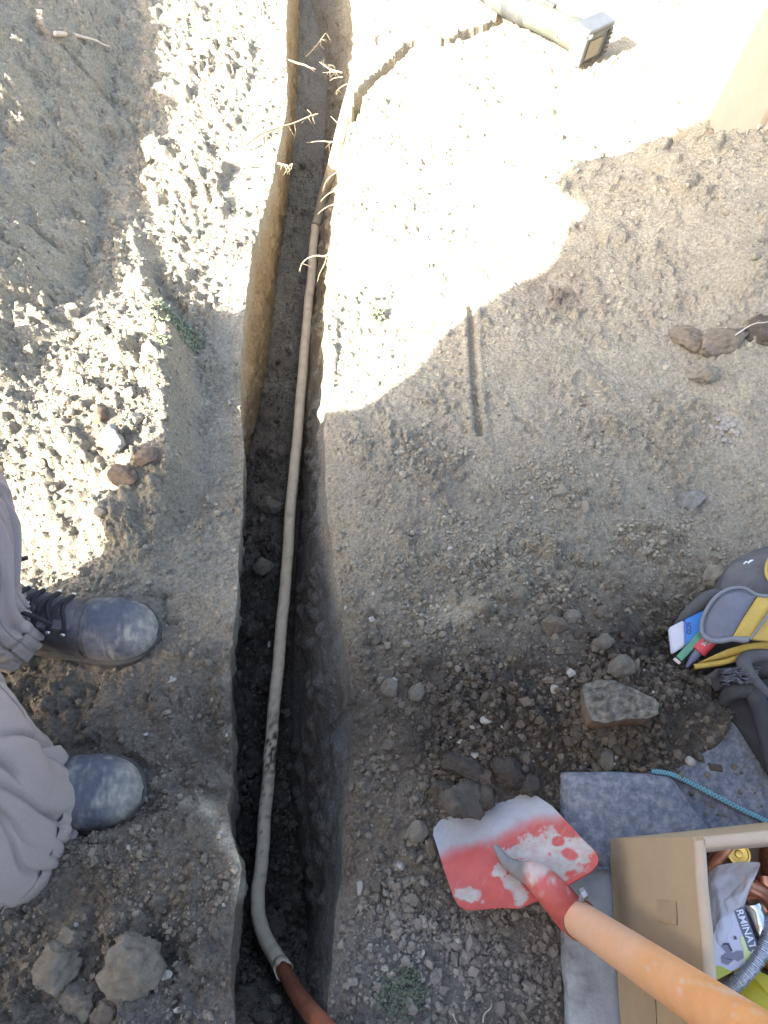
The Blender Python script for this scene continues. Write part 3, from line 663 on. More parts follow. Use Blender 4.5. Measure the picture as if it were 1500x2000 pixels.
# torn lip of the coating, bare pipe, thicker upper length
a, b = Vector(C[-6]), Vector(C[-1]); e = (b - a).normalized()
M = frame(b, e)
bm = bmesh.new(); n = 30; r0 = []
for k in range(n):
    q = 2 * math.pi * k / n; ln = .010 + .006 * math.sin(q * 2 + 1) + .004 * math.sin(q * 5)
    r0.append([bm.verts.new(M @ Vector((x, r * math.cos(q), r * math.sin(q)))) for x, r in ((-.012, .0135), (ln, .0152), (ln, .0132), (-.012, .0125))])
for k in range(n):
    for j in range(4):
        bm.faces.new((r0[k][j], r0[(k + 1) % n][j], r0[(k + 1) % n][(j + 1) % 4], r0[k][(j + 1) % 4]))
coat(bm_ob('sleeve_lip', bm, M_sleeve, pipe))
cp = [at(546, 1878, -.235), at(560, 1905, -.20), at(580, 1940, -.13), at(604, 1972, -.06), at(640, 2014, .03), at(690, 2075, .12)]
tube('bare_pipe', pl(cp), [.0112, .0115, .0118, .0122, .0122, .0122], M_rust, pipe, 18, 60)
up = [at(617, 440, -.265), at(622, 425, -.255), at(632, 385, -.21), at(645, 345, -.15), at(658, 300, -.09), at(668, 258, -.06), at(681, 208, -.045), at(697, 150, -.04), at(711, 90, -.035), at(727, 25, -.03), at(742, -50, -.03), at(770, -190, -.04)]
tube('upper_sleeve', pl(up), [.0135, .0155, .017, .0175, .018, .0185, .0185, .019, .019, .019, .019, .019], M_tansleeve, pipe, 18, 120)

# ------------------------------------------------------------------ shovel stuck in the pile, handle leaning up past the box
M_paint = mat('worn_paint', rough=.5, var=.10, vscale=50, bump=.0004, bscale=180, attr='paint')
M_handle = mat('orange_handle', rough=.55, var=.06, vscale=60, bump=.0004, bscale=260, attr='paint')
def shovel():
    e1, e2 = at(848, 1625, hz(*at(848, 1625, .03)[:2]) + .010), at(1062, 1553, hz(*at(1062, 1553, .03)[:2]) + .012)
    ex = (e2 - e1).normalized(); hd = Vector((ex.y, -ex.x, 0)).normalized()          # towards the handle on the ground
    inc = R(40); dn = (hd * math.cos(inc) + Vector((0, 0, 1)) * math.sin(inc)).normalized()
    nrm = ex.cross(dn).normalized(); nrm = nrm if nrm.z > 0 else -nrm
    def onp(px, py):
        d = ray(px, py); c = Vector((0, 0, CAM_H)); k = (e1 - c).dot(nrm) / d.dot(nrm); return c + d * k
    out = [(846, 1632), (847, 1618), (858, 1603), (885, 1589), (940, 1570), (985, 1553), (1012, 1547), (1048, 1554), (1078, 1574), (1110, 1608), (1140, 1641), (1162, 1662), (1169, 1675), (1167, 1688), (1155, 1702), (1120, 1722), (1085, 1741), (1062, 1752),
           (1030, 1766), (1012, 1773), (980, 1771), (935, 1775), (910, 1776), (895, 1768), (884, 1748), (866, 1695), (854, 1655)]
    P = [onp(*p) for p in out]
    root = empty('shovel', tuple(e1), 'red shovel with plaster splashes and orange handle, stuck in dark soil beside the box', 'shovel')
    o_ = Vector(e1)
    def px_of(A):
        A = A + np.array(o_); zd = A[:, 1] * CP - (A[:, 2] - CAM_H) * SP; up_ = A[:, 1] * SP + (A[:, 2] - CAM_H) * CP
        return 750 + FPX * A[:, 0] / zd, 1000 - FPX * up_ / zd
    def paint(A):                                          # worn edge, plaster splashes: places on the blade itself
        u, v = px_of(A)
        nf = fbm(u, v, 14, 4, 705, .65); n = fbm(u, v, 40, 4, 701); n2 = fbm(u, v, 90, 3, 703)
        edge = (u - 848) * .333 + (v - 1625) * .943
        c = np.empty((len(A), 3)); c[:] = (.47, .085, .072)
        c *= (1 + .15 * n2)[:, None]
        g = sst(66, 34, edge + 14 * n2 + 9 * n)
        c = c * (1 - g[:, None]) + np.array((.37, .37, .38)) * g[:, None]
        def pt(cx, cy, rx, ry, rot=0, k=.8):
            cu, sn = math.cos(rot), math.sin(rot); a, b = (u - cx) * cu + (v - cy) * sn, -(u - cx) * sn + (v - cy) * cu
            return np.sqrt((a / rx) ** 2 + (b / ry) ** 2) + k * n + .9 * k * nf
        s = np.minimum.reduce([pt(1050, 1662, 52, 34, -.7), pt(1100, 1660, 52, 36, .5), pt(1080, 1690, 60, 22, -.2), pt(1030, 1668, 42, 16, .1), pt(1135, 1655, 22, 18), pt(1005, 1720, 22, 20), pt(975, 1704, 16, 14), pt(915, 1750, 24, 13, .2), pt(1018, 1750, 14, 18), pt(1060, 1715, 40, 16)])
        s = np.maximum(s, 2.2 - np.minimum.reduce([pt(1090, 1643, 13, 11, 0, .3), pt(1105, 1620, 24, 16, .5, .3), pt(1112, 1668, 18, 12, .3, .3)]) * 1.3)
        w_ = (sst(1.12, .82, s) * (.72 + .28 * sst(-.3, .3, nf)))[:, None]; scr = sst(.30, .5, fbm((u + v * .6) * 1.0, (v - u * .6) * .12, 9, 3, 707))[:, None] * .35; c = c * (1 - scr) + np.array((.40, .27, .25)) * scr
        return np.clip(c * (1 - w_) + np.array((.42, .41, .37)) * w_ * (1 + .25 * n[:, None]), .01, .9)
    ctr = sum(P, Vector()) / len(P)
    bl = ring_plate('blade', [p - o_ for p in P], M_paint, root, thick=.0022, dome=-.012, n=260, rings=70, up=tuple(nrm), colr=paint, nz=.0015, ns=.05)
    # socket: a rib growing out of the blade into the ferrule
    hs = at(1122, 1790, .10); rib0 = onp(968, 1655) + nrm * .001
    h1 = at(1282, 1892, .265); hdv = (h1 - hs).normalized()
    fer = at(1124, 1791, .10); base = onp(1052, 1728)
    path = [rib0, onp(990, 1682) - nrm * .002, onp(1020, 1703) + nrm * .002, onp(1050, 1722) + nrm * .010, base.lerp(fer, .45) + nrm * .010, fer - hdv * .01, fer + hdv * .012]
    so_ = tube('socket', [p - o_ for p in path], [.004, .0075, .0115, .0175, .0205, .0222, .0226], M_paint, root, 24, 60)
    A = np.array([v.co[:] for v in so_.data.vertices]); u, v = px_of(A); n = fbm(u, v, 22, 4, 711)
    f = sst(1015, 1035, u); wht = (.8 * sst(-.2, .3, n + (1733 - v) * .014 - .2))[:, None]
    c = np.array((.48, .10, .085)) * (1 - wht) + np.array((.50, .47, .43)) * wht
    c = c * f[:, None] + np.array((.20, .205, .21)) * (1 - f[:, None])
    ca = so_.data.color_attributes.new('paint', 'FLOAT_COLOR', 'POINT'); q = np.ones((len(A), 4), np.float32); q[:, :3] = np.clip(c, .01, .9); ca.data.foreach_set('color', q.ravel())
    # embossed oval mark on the socket and rolled edge ring
    M = frame(base.lerp(fer, .42) + nrm * .0305 + Vector((-.004, 0, .001)), (fer - base), nrm)
    bm = bmesh.new()
    el = [M @ Vector((.013 * math.cos(q), .009 * math.sin(q), -.0028 * math.sin(q) ** 2)) for q in np.linspace(0, 2 * math.pi, 25)]
    tube_into(bm, [p - o_ for p in el], .0007, 5)
    for k in range(-2, 3): tube_into(bm, [M @ Vector((.004 * k - .002, -.0055, -.001)) - o_, M @ Vector((.004 * k + .001, 0, .0004)) - o_, M @ Vector((.004 * k - .001, .0055, -.001)) - o_], .0006, 5)
    bm_ob('embossed_mark', bm, mat('emboss', (.52, .36, .32), .6), root)
    bm = bmesh.new(); M = frame(fer + hdv * .012, hdv)
    tube_into(bm, [M @ Vector((0, .0226 * math.cos(q), .0226 * math.sin(q))) - o_ for q in np.linspace(0, 2 * math.pi, 33)], .0011, 6)
    bm_ob('ferrule_edge', bm, mat('ferrule', (.30, .10, .08), .6), root)
    # bolt through the socket
    bp = at(1141, 1745, .135); M = frame(bp, (1, .55, .3), (0, 0, 1))
    bm = bmesh.new(); r = bmesh.ops.create_cone(bm, cap_ends=True, segments=6, radius1=.0068, radius2=.0062, depth=.006)
    for vv in r['verts']: vv.co = M @ (Matrix.Rotation(R(90), 3, 'Y') @ vv.co) - o_
    tube_into(bm, [fer - o_ + Vector((0, .004, 0)), bp - o_], .0035, 8)
    bm_ob('bolt', bm, mat('zinc_bolt', (.34, .37, .41), .5, .6, var=.2, vscale=120), root, False)
    L = 1.0; pts = [fer + hdv * .004, fer.lerp(at(1424, 1992, .40), .5) + hdv * .002, at(1424, 1992, .40)]
    d2 = (pts[-1] - pts[-2]).normalized(); pts += [pts[-1] + d2 * .3, pts[-1] + d2 * .62]
    hd_ = tube('handle', [p - o_ for p in pts], [.0208, .0211, .0212, .021, .0205], M_handle, root, 36, 240)
    A = np.array([v.co[:] for v in hd_.data.vertices]); q = np.linalg.norm(A - np.array(fer - o_), axis=1); n = fbm(A[:, 0] * 1.5 + A[:, 1], A[:, 2], .07, 4, 721, .6); f = fbm(A[:, 0] + A[:, 1] * 2, A[:, 2] * .35, .012, 3, 723, .6)
    k = np.clip(sst(.02, .38, q + .22 * n), 0, 1)[:, None]; c = np.array((.70, .42, .27)) * (1 - k) + np.array((.72, .33, .115)) * k
    dst = np.clip(.6 * sst(.12, .5, n + .5 * f) + .35 * sst(.25, .5, f), 0, .75)[:, None]; c = c * (1 - dst) + np.array((.62, .50, .40)) * dst
    ca = hd_.data.color_attributes.new('paint', 'FLOAT_COLOR', 'POINT'); q = np.ones((len(A), 4), np.float32); q[:, :3] = np.clip(c, .01, .9); ca.data.foreach_set('color', q.ravel())
    return root
shovel()

# ------------------------------------------------------------------ felt mat under the box
M_felt = mat('blue_grey_felt', (.155, .175, .215), .98, var=.30, vscale=70, bump=.003, bscale=190, tint=(.27, .275, .29), tmask=(105, .42, .64), spec=.05)
M_feltp = mat('faded_felt', (.36, .385, .41), .98, var=.12, vscale=22, bump=.0015, bscale=300, tint=(.15, .15, .145), tmask=(16, .52, .76), spec=.05)
M_turq = mat('turquoise_thread', (.20, .46, .52), .8)
mat_root = empty('felt_mat', tuple(at(1300, 1600, .012)), 'folded blue grey felt mat with a turquoise stitched edge lying under the cardboard box', 'mat')
MO = Vector(mat_root.location)
def sheet(name, corners, m, th, zoff, nu=90, nv=70, amp=.004, seed=0, edge=.006):
    """draped cloth: bilinear corner quad pushed onto the soil, with wrinkles and a folded-down edge."""
    a, b, c, d = [np.array(p[:2]) for p in corners]                # a-b far side, d-c near side
    U, W = np.meshgrid(np.linspace(0, 1, nu), np.linspace(0, 1, nv)); 
    XY = (a * ((1 - U) * (1 - W))[..., None] + b * (U * (1 - W))[..., None] + c * (U * W)[..., None] + d * ((1 - U) * W)[..., None])
    cx = 1 - np.exp(-U * 40) * .0
    X = XY[..., 0] + .004 * fbm(XY[..., 0], XY[..., 1], .08, 2, seed + 3); Yy = XY[..., 1] + .004 * fbm(XY[..., 0], XY[..., 1], .08, 2, seed + 4)
    base = macro(X, Yy)
    for _ in range(2): base = (base + np.roll(base, 1, 0) + np.roll(base, -1, 0)) / 3
    round_ = -edge * (np.exp(-U * nu / 6) + np.exp(-W * nv / 6) + np.exp(-(1 - U) * nu / 6) + np.exp(-(1 - W) * nv / 6))
    Z = base + zoff + amp * fbm(X, Yy, .16, 3, seed + 9) * 1.6 + .0012 * fbm(X, Yy, .018, 2, seed + 11) + round_
    P = np.stack([X, Yy, Z], -1).reshape(-1, 3) - np.array(MO); Bt = P - np.array([0, 0, th])
    F = grid_faces(nv, nu); n = nu * nv; F2 = F[:, ::-1] + n
    br = np.r_[np.arange(nu), np.arange(1, nv) * nu + nu - 1, (nv - 1) * nu + np.arange(nu - 2, -1, -1), np.arange(nv - 2, 0, -1) * nu]
    q = np.stack([br, br + n, np.roll(br, -1) + n, np.roll(br, -1)], -1)
    me = np_mesh(name, np.vstack([P, Bt]), np.vstack([F, F2, q]), m, True); me.set_sharp_from_angle(angle=R(60))
    return ob(name, me, mat_root)
zc = .012
sheet('felt_layer', [at(1262, 1503, zc), at(1470, 1345, zc), at(1800, 2080, zc), at(1255, 2080, zc)], M_felt, .007, .014, amp=.003, seed=801)
sheet('felt_fold', [at(1088, 1512, zc), at(1292, 1520, zc), at(1425, 1690, zc), at(1096, 1705, zc)], M_felt, .032, .042, 80, 60, .003, seed=811, edge=.013)
sheet('felt_strip', [at(1094, 1672, zc), at(1215, 1672, zc), at(1225, 2080, zc), at(1108, 2080, zc)], M_feltp, .022, .030, 60, 110, .004, seed=821, edge=.010)
def surf_mat(px, py, zoff):
    z = .03
    for _ in range(8):
        p = at(px, py, z); z = float(macro(np.array([p.x]), np.array([p.y]))[0]) + zoff
    return at(px, py, z)
path = spline([surf_mat(px, py, .022) for px, py in ((1272, 1506), (1310, 1512), (1350, 1530), (1400, 1556), (1450, 1582), (1492, 1602), (1530, 1622))], 44)
bm = bmesh.new()
for i in range(43):
    a, b = Vector(path[i]), Vector(path[i + 1]); t_ = (b - a).normalized(); n_ = Vector((-t_.y, t_.x, 0))
    a, b = a + Vector((0, 0, .001)), b + Vector((0, 0, .001)); tube_into(bm, [a - n_ * .0034 - MO, (a + b) / 2 - MO, b + n_ * .0034 - MO], .0007, 5)
    tube_into(bm, [a + n_ * .0034 - MO, (a + b) / 2 + Vector((0, 0, .0004)) - MO, b - n_ * .0034 - MO], .0007, 5)
tag(bm_ob('stitching', bm, M_turq, mat_root), kind='stuff')
tube('hem', [Vector(p) - Vector((0, 0, .004)) - MO for p in path], .0034, mat('hem_felt', (.15, .22, .29), .95, var=.15, vscale=60), mat_root, 8)

# ------------------------------------------------------------------ cardboard box of fittings
M_card = mat('cardboard', (.40, .30, .185), .85, var=.07, vscale=12, bump=.0004, bscale=120, tint=(.33, .24, .145), tmask=(5, .5, .8))
M_cardin = mat('cardboard_rim', (.44, .345, .25), .85, var=.06, vscale=30, bump=.0004, bscale=160)
M_tape = mat('tape', (.38, .283, .173), .5, var=.08, vscale=40)
tA, tB = at(1353, 1635, .30), at(1500, 1621, .30); bA = at(1189, 1638, .038); bD = at(1213, 2010, .038); tD = at(1377, 1960, .30)
dx = (tB - tA).normalized(); tB = tA + dx * .40; bB = bA + dx * .40 
dl = (tD - tA).normalized(); tD = tA + dl * .34; bD = bA + (bD - bA).normalized() * .36; tC = tB + dl * .34; bC = bB + dl * .36
box = empty('cardboard_box', tuple((bA + bC) / 2), 'open brown cardboard box full of plumbing fittings standing on the felt mat', 'box')
BO = Vector(box.location)
def panel(name, b0, b1, t0, t1, th, m, inward, seed, nu=40, nv=30, bulge=.004, par=box):
    U, W = np.meshgrid(np.linspace(0, 1, nu), np.linspace(0, 1, nv)); b0, b1, t0, t1 = [np.array(q) for q in (b0, b1, t0, t1)]
    P = b0 * ((1 - U) * (1 - W))[..., None] + b1 * (U * (1 - W))[..., None] + t1 * (U * W)[..., None] + t0 * ((1 - U) * W)[..., None]
    n = np.array(inward, float); k = (np.sin(np.pi * U) * np.sin(np.pi * W)) * bulge + .0012 * fbm(U * 3, W * 3 + seed, 1, 3, seed)
    P = P - n * k[..., None]; Q = P + n * th
    P, Q = P.reshape(-1, 3) - np.array(BO), Q.reshape(-1, 3) - np.array(BO); F = grid_faces(nv, nu); N = nu * nv
    br = np.r_[np.arange(nu), np.arange(1, nv) * nu + nu - 1, (nv - 1) * nu + np.arange(nu - 2, -1, -1), np.arange(nv - 2, 0, -1) * nu]
    q = np.stack([br, np.roll(br, -1), np.roll(br, -1) + N, br + N], -1)
    me = np_mesh(name, np.vstack([P, Q]), np.vstack([F[:, ::-1], F + N, q[:, ::-1]]), m, True)
    bm = bmesh.new(); bm.from_mesh(me); bmesh.ops.recalc_face_normals(bm, faces=bm.faces); bm.to_mesh(me); bm.free()
    me.set_sharp_from_angle(angle=R(40)); return ob(name, me, par)
nx, ny_ = np.array(dx), np.array(dl)
panel('side_panel', bA, bD, tA, tD, .0045, M_card, nx, 901)
panel('side_panel', bA + dx * .0047, bB - dx * .0047, tA + dx * .0047, tB - dx * .0047, .0045, M_card, ny_, 903)
panel('side_panel', bB, bC, tB, tC, .0045, M_card, -nx, 905)
panel('side_panel', bD + dx * .0047, bC - dx * .0047, tD + dx * .0047, tC - dx * .0047, .0045, M_card, -ny_, 907)
q = Vector((0, 0, .004)); panel('bottom', bA + dx * .006 + dl * .006 + q, bB - dx * .006 + dl * .006 + q, bD + dx * .006 - dl * .006 + q, bC - dx * .006 - dl * .006 + q, .004, M_card, (0, 0, 1), 909, bulge=0)
# flaps folded inside: a rounded fold along each rim and the flap hanging down inside
def flap(t0, t1, inn, seed, drop=.09):
    inn = Vector(inn); ax = (t1 - t0).normalized(); t0 = t0 + ax * .004; t1 = t1 - ax * .004; n, m = 60, 16
    prof = []
    for k in range(9):
        a = math.pi * k / 8; prof.append((.0062 - .0062 * math.cos(a), .0062 * math.sin(a) + .0005))
    prof += [(.0128, -.03), (.0135, -drop), (.0105, -drop), (.0098, -.02), (.0055, -.002), (.0016, -.002)]
    V = []
    for i in range(n):
        s = i / (n - 1); c = t0.lerp(t1, s); j = .0018 * float(fbm(np.array([s * 4]), np.array([seed * 1.0]), 1, 3, seed))
        V += [tuple(c + inn * (x + j) + Vector((0, 0, z + .6 * j)) - BO) for x, z in prof]
    me = np_mesh('folded_flap', V, grid_faces(n, len(prof), True), M_cardin, True)
    bm = bmesh.new(); bm.from_mesh(me); bm.verts.ensure_lookup_table()
    bm.faces.new([bm.verts[k] for k in range(len(prof))]); bm.faces.new([bm.verts[(n - 1) * len(prof) + k] for k in range(len(prof))])
    bmesh.ops.recalc_face_normals(bm, faces=bm.faces); bm.to_mesh(me); bm.free(); me.set_sharp_from_angle(angle=R(50))
    ob('folded_flap', me, box)
flap(tA, tD, dx, 3); flap(tA + dx * .006, tB - dx * .006, dl, 5); flap(tB, tC, -dx, 7); flap(tD + dx * .014, tC - dx * .014, -dl, 9)
for (u0, u1, w0, w1) in ((.42, .54, .30, .55), (.60, .82, .60, .97), (.18, .24, .62, .82)):
    f = lambda u, w_: bA.lerp(bD, u).lerp(tA.lerp(tD, u), w_) - dx * (.0007 + .004 * math.sin(math.pi * u) * math.sin(math.pi * w_) + .0005)
    panel('tape_patch', f(u0, w0), f(u1, w0), f(u0, w1), f(u1, w1), .0004, M_tape, -nx, 911, 8, 8, 0)
M_copper = mat('copper', (.60, .28, .17), .35, .85, var=.25, vscale=60, tint=(.22, .10, .07), tmask=(20, .45, .7))
M_brass = mat('brass', (.66, .48, .13), .35, .85, var=.15, vscale=80)
M_chrome = mat('chrome', (.62, .64, .66), .18, 1.0)
M_valve = mat('painted_valve', (.13, .18, .24), .45)
def elbow(p, d1, d2, r, ln, label):
    p, d1, d2 = Vector(p), Vector(d1).normalized(), Vector(d2).normalized()
    pts = [p + d1 * ln, p + d1 * ln * .55, p + (d1 + d2) * ln * .14, p + d2 * ln * .55, p + d2 * ln]
    o = tube('copper_fitting', [x - p for x in spline(pts, 24)], np.interp(np.linspace(0, 1, 24), [0, .2, .22, .78, .8, 1], [1.12, 1.12, 1, 1, 1.12, 1.12]) * r, M_copper, None, 16)
    o.location = p; return tag(o, label, 'pipe fitting', 'copper fittings lying in the cardboard box')
p1 = [at(1382, 1702, .205), at(1398, 1682, .215), at(1432, 1640, .235)]
o = tube('copper_tube', [p - p1[0] for p in p1], .0062, M_copper, None, 14, 16); o.location = p1[0]
tag(o, 'short straight copper tube lying aslant under the far rim of the box', 'pipe')
o = tube('copper_tube', [Vector(), at(1378, 1680, .17) - at(1372, 1720, .15), at(1386, 1650, .17) - at(1372, 1720, .15)], .008, mat('dull_copper', (.17, .08, .055), .5, .5), None, 14, 10); o.location = at(1372, 1720, .15)
tag(o, 'dull dark copper tube tucked in the far left corner of the box', 'pipe')
EL = [((1462, 1752, .19), (-.9, -.5, .1), (.7, -.5, 0)), ((1490, 1738, .195), (-.8, .2, .1), (.3, -.9, 0)), ((1452, 1790, .17), (.2, .9, .1), (-.3, -.9, -.2)), ((1502, 1775, .19), (.1, .9, 0), (.9, -.3, .1)), ((1490, 1880, .18), (.2, .9, .2), (.9, -.2, 0)), ((1495, 1660, .17), (.9, .2, 0), (0, -.9, .1)), ((1410, 1925, .15), (.6, .7, 0), (-.6, -.5, .1)), ((1470, 1690, .15), (.9, .3, .1), (-.2, -.9, 0))]
LB = ['curved copper elbow beside the torn edge of the clear bag', 'copper elbow behind the chrome valve', 'dark copper bend half under the clear bag', 'copper bend right of the chrome valve', 'copper elbow beside the yellow package', 'copper elbow under the far rim of the box', 'copper bend in shade under the packaging card', 'copper bend beneath the brass cap']
for (p, a, b), l in zip(EL, LB): elbow(at(*p), a, b, .0105, .032, l)
# crumpled packing paper carries the fittings, more of them lie on it to the right
q_ = [bA.lerp(tA, .5) + dx * .02 + dl * .02, bB.lerp(tB, .5) - dx * .02 + dl * .02, bC.lerp(tC, .5) - dx * .02 - dl * .02, bD.lerp(tD, .5) + dx * .02 - dl * .02]
c = sum(q_, Vector()) / 4; o = ring_plate('packing_paper', [p - c for p in q_], mat('kraft_paper', (.16, .105, .07), .9, var=.2, vscale=30), None, thick=.115, dome=.006, n=120, rings=40, nz=.022, ns=.06, up=(0, 0, 1)); o.location = c
tag(o, 'crumpled dark packing paper under the fittings inside the cardboard box', 'packing paper')
rs = np.random.default_rng(5)
for k in range(9):
    u, v = rs.uniform(.42, .9), rs.uniform(.12, .88); p = tA.lerp(tB, u) + dl * (.34 * v); p.z = .192 + rs.uniform(0, .012)
    a = rs.normal(size=3); a[2] *= .15; b = np.cross(a, (0, 0, 1)); elbow(p, a, b, .011, .034, 'copper elbow lying on the packing paper in the right half of the box')
# brass cap seen end on
p = at(1443, 1668, .222); cap = empty('brass_cap', tuple(p), 'round yellow brass cap facing up against the far rim inside the box', 'pipe fitting')
M = frame((0, 0, 0), (at(1443, 1668, .5) - p) + Vector((0, 0, .25)))
bm = bmesh.new(); prof = [(-.012, .0), (-.012, .0125), (.0, .0125), (.0015, .0118), (.0015, .0100), (-.001, .0095), (-.0015, .0045), (.0015, .0035), (.0018, .0)]
ringv = []
for k in range(28):
    a = 2 * math.pi * k / 28; ringv.append([bm.verts.new(M @ Vector((x, r * math.cos(a), r * math.sin(a)))) for x, r in prof])
for k in range(28):
    for j in range(len(prof) - 1): bm.faces.new((ringv[k][j], ringv[(k + 1) % 28][j], ringv[(k + 1) % 28][j + 1], ringv[k][j + 1]))
bmesh.ops.remove_doubles(bm, verts=bm.verts, dist=1e-6); bm_ob('cap_body', bm, M_brass, cap, True, 35)
# chrome and blue stop valve
v0 = at(1478, 1790, .232); valve = empty('stop_valve', tuple(v0), 'chrome stop valve with a blue body lying at the right of the box', 'valve')
dvv = (at(1492, 1838, .225) - at(1466, 1765, .235)).normalized()
q0 = at(1466, 1762, .235) - v0
tube('chrome_spout', [q0, q0 + dvv * .003, q0 + dvv * .006, q0 + dvv * .030, q0 + dvv * .031, q0 + dvv * .036], [.0095, .0108, .0100, .0100, .0112, .0112], M_chrome, valve, 20)
tube('valve_body', [q0 + dvv * .036, q0 + dvv * .04, q0 + dvv * .052, q0 + dvv * .055], [.010, .0125, .0125, .010], M_valve, valve, 20)
sd = Vector((-.85, -.25, .05)).normalized(); c0 = q0 + dvv * .046
tube('outlet', [c0 + sd * .006, c0 + sd * .014, c0 + sd * .015, c0 + sd * .026], [.007, .007, .0085, .0085], M_chrome, valve, 8)
# braided hose
hp = [at(1396, 1958, .215), at(1416, 1938, .222), at(1446, 1914, .232), at(1476, 1880, .238), at(1498, 1840, .24), at(1515, 1790, .235), at(1560, 1740, .22)]
C = spline([p - hp[0] for p in hp], 240); rad_ = 0.0068 + .0009 * np.sign(np.sin(np.arange(240) * np.pi * .62))
hose = tube('braided_hose', C, rad_, mat('braided_steel', (.52, .55, .60), .38, .75, var=.35, vscale=420), None, 14); hose.location = hp[0]
tag(hose, 'grey braided steel hose curving over the yellow package in the box', 'hose')
# yellow package
yp = [at(1432, 1892, .185), at(1452, 1884, .195), at(1500, 1905, .20), at(1560, 1930, .20), at(1560, 2040, .20), at(1500, 1990, .20), at(1458, 1958, .195), at(1436, 1925, .19)]
c = sum(yp, Vector()) / len(yp); o = ring_plate('yellow_package', [p - c for p in yp], mat('yellow_plastic', (.46, .40, .015), .45, var=.06, vscale=20), None, thick=.02, dome=.006, n=80, rings=12, nz=.002, ns=.05); o.location = c
tag(o, 'plain yellow plastic package lying under the braided hose', 'package')
# printed packaging card with a valve drawing
def quad_frame(p00, p10, p01):
    x = (p10 - p00); y = (p01 - p00); n_ = x.cross(y).normalized(); n_ = n_ if n_.z > 0 else -n_
    return lambda u, v, h=0.0: p00 + x * u + y * v + n_ * h
cf = quad_frame(at(1401, 1912, .225), at(1486, 1868, .238), at(1384, 1862, .225))
card = empty('packaging_card', tuple(cf(.5, .5)), 'white packaging card with a valve drawing, yellow corners and a blue lettered band', 'card'); CO = Vector(card.location)
def cquad(name, pts, m, h0, h1, par=card):
    bm = bmesh.new(); a = [bm.verts.new(cf(u, v, h1) - CO) for u, v in pts]; b = [bm.verts.new(cf(u, v, h0) - CO) for u, v in pts]; n = len(pts)
    bm.faces.new(a); bm.faces.new(b[::-1])
    for k in range(n): bm.faces.new((a[k], b[k], b[(k + 1) % n], a[(k + 1) % n]))
    return bm_ob(name, bm, m, par, False)
M_white = mat('white_card', (.55, .56, .68), .5); M_lime = mat('lime_print', (.42, .46, .06), .5); M_lime2 = mat('pale_lime_print', (.62, .72, .36), .5)
M_band = mat('slate_blue_print', (.11, .15, .23), .5); M_ink = mat('grey_print', (.20, .20, .28), .5); M_ink2 = mat('dark_print', (.06, .06, .10), .5); M_wtxt = mat('white_print', (.75, .78, .85), .5)
cquad('board', [(0, 0), (1.0, 0), (1.0, 1.95), (.42, 1.95), (0, 1.05)], M_white, -.0008, 0)
cquad('band', [(.80, .32), (1.02, -.02), (1.02, 2.0), (.80, 2.0)], M_band, -.0004, .0005)
cquad('yellow_corner', [(-.01, -.02), (.34, -.02), (.16, .35), (-.01, .52)], M_lime, -.0003, .0007)
cquad('lime_stripe', [(.60, -.02), (1.01, -.03), (.80, .40), (.80, 1.0), (.72, 1.0), (.70, .45)], M_lime2, -.0003, .0008)
cquad('valve_drawing', [(.20, .45), (.30, .28), (.46, .36), (.52, .22), (.66, .26), (.68, .50), (.58, .60), (.50, .58), (.44, .66), (.44, 1.02), (.34, 1.10), (.30, .98), (.36, .72), (.22, .66)], M_ink, -.0002, .0009)
cquad('handle_drawing', [(.32, 1.02), (.36, 1.10), (.47, 1.0), (.49, .68), (.45, .66), (.43, .95), (.38, 1.0)], M_ink2, -.0001, .0011)
cquad('small_print', [(.60, 1.02), (.66, .98), (.66, 1.10), (.62, 1.14)], M_ink2, -.0001, .0011)
cquad('knurl_drawing', [(.24, .62), (.26, .60), (.42, .40), (.40, .38)], M_ink2, -.0001, .0012)
def text(name, body, origin, right, up_, size, m, parent, off):
    cu = bpy.data.curves.new(name, 'FONT'); cu.body = body; cu.size = size; cu.align_x = 'CENTER'; cu.align_y = 'CENTER'; cu.extrude = .00008; cu.offset = size * .012
    o = bpy.data.objects.new(name, cu); col.objects.link(o)
    dg = bpy.context.evaluated_depsgraph_get(); me = bpy.data.meshes.new_from_object(o.evaluated_get(dg)); bpy.data.objects.remove(o)
    me.materials.clear(); me.materials.append(m); x = Vector(right).normalized(); z = x.cross(Vector(up_)).normalized(); y = z.cross(x)
    Mx = Matrix((x, y, z)).transposed().to_4x4(); Mx.translation = Vector(origin) - off
    me.transform(Mx); return ob(name, me, parent)
dn_ = cf(.91, .3) - cf(.91, 1.6); text('lettering', 'RMINATO', cf(.905, 1.00, .0011), dn_, cf(1, 0) - cf(0, 0), .0098, M_wtxt, card, CO)
# clear plastic bag crumpled over the fittings
M_bag = mat('clear_plastic', (.66, .67, .72), .2, alpha=.55, bump=.003, bscale=28, var=.1, vscale=20)
bg_ = [at(1374, 1712, .21), at(1400, 1690, .22), at(1450, 1682, .225), at(1486, 1684, .23), at(1478, 1705, .235), at(1462, 1740, .24), at(1448, 1785, .235), at(1440, 1830, .23), at(1424, 1862, .225), at(1398, 1890, .22), at(1384, 1893, .215), at(1374, 1840, .21)]
c = sum(bg_, Vector()) / len(bg_); o = ring_plate('plastic_bag', [p - c for p in bg_], M_bag, None, thick=.002, dome=.014, n=110, rings=30, nz=.010, ns=.035); o.location = c
tag(o, 'crumpled clear plastic bag lying over the copper fittings in the box', 'plastic bag')

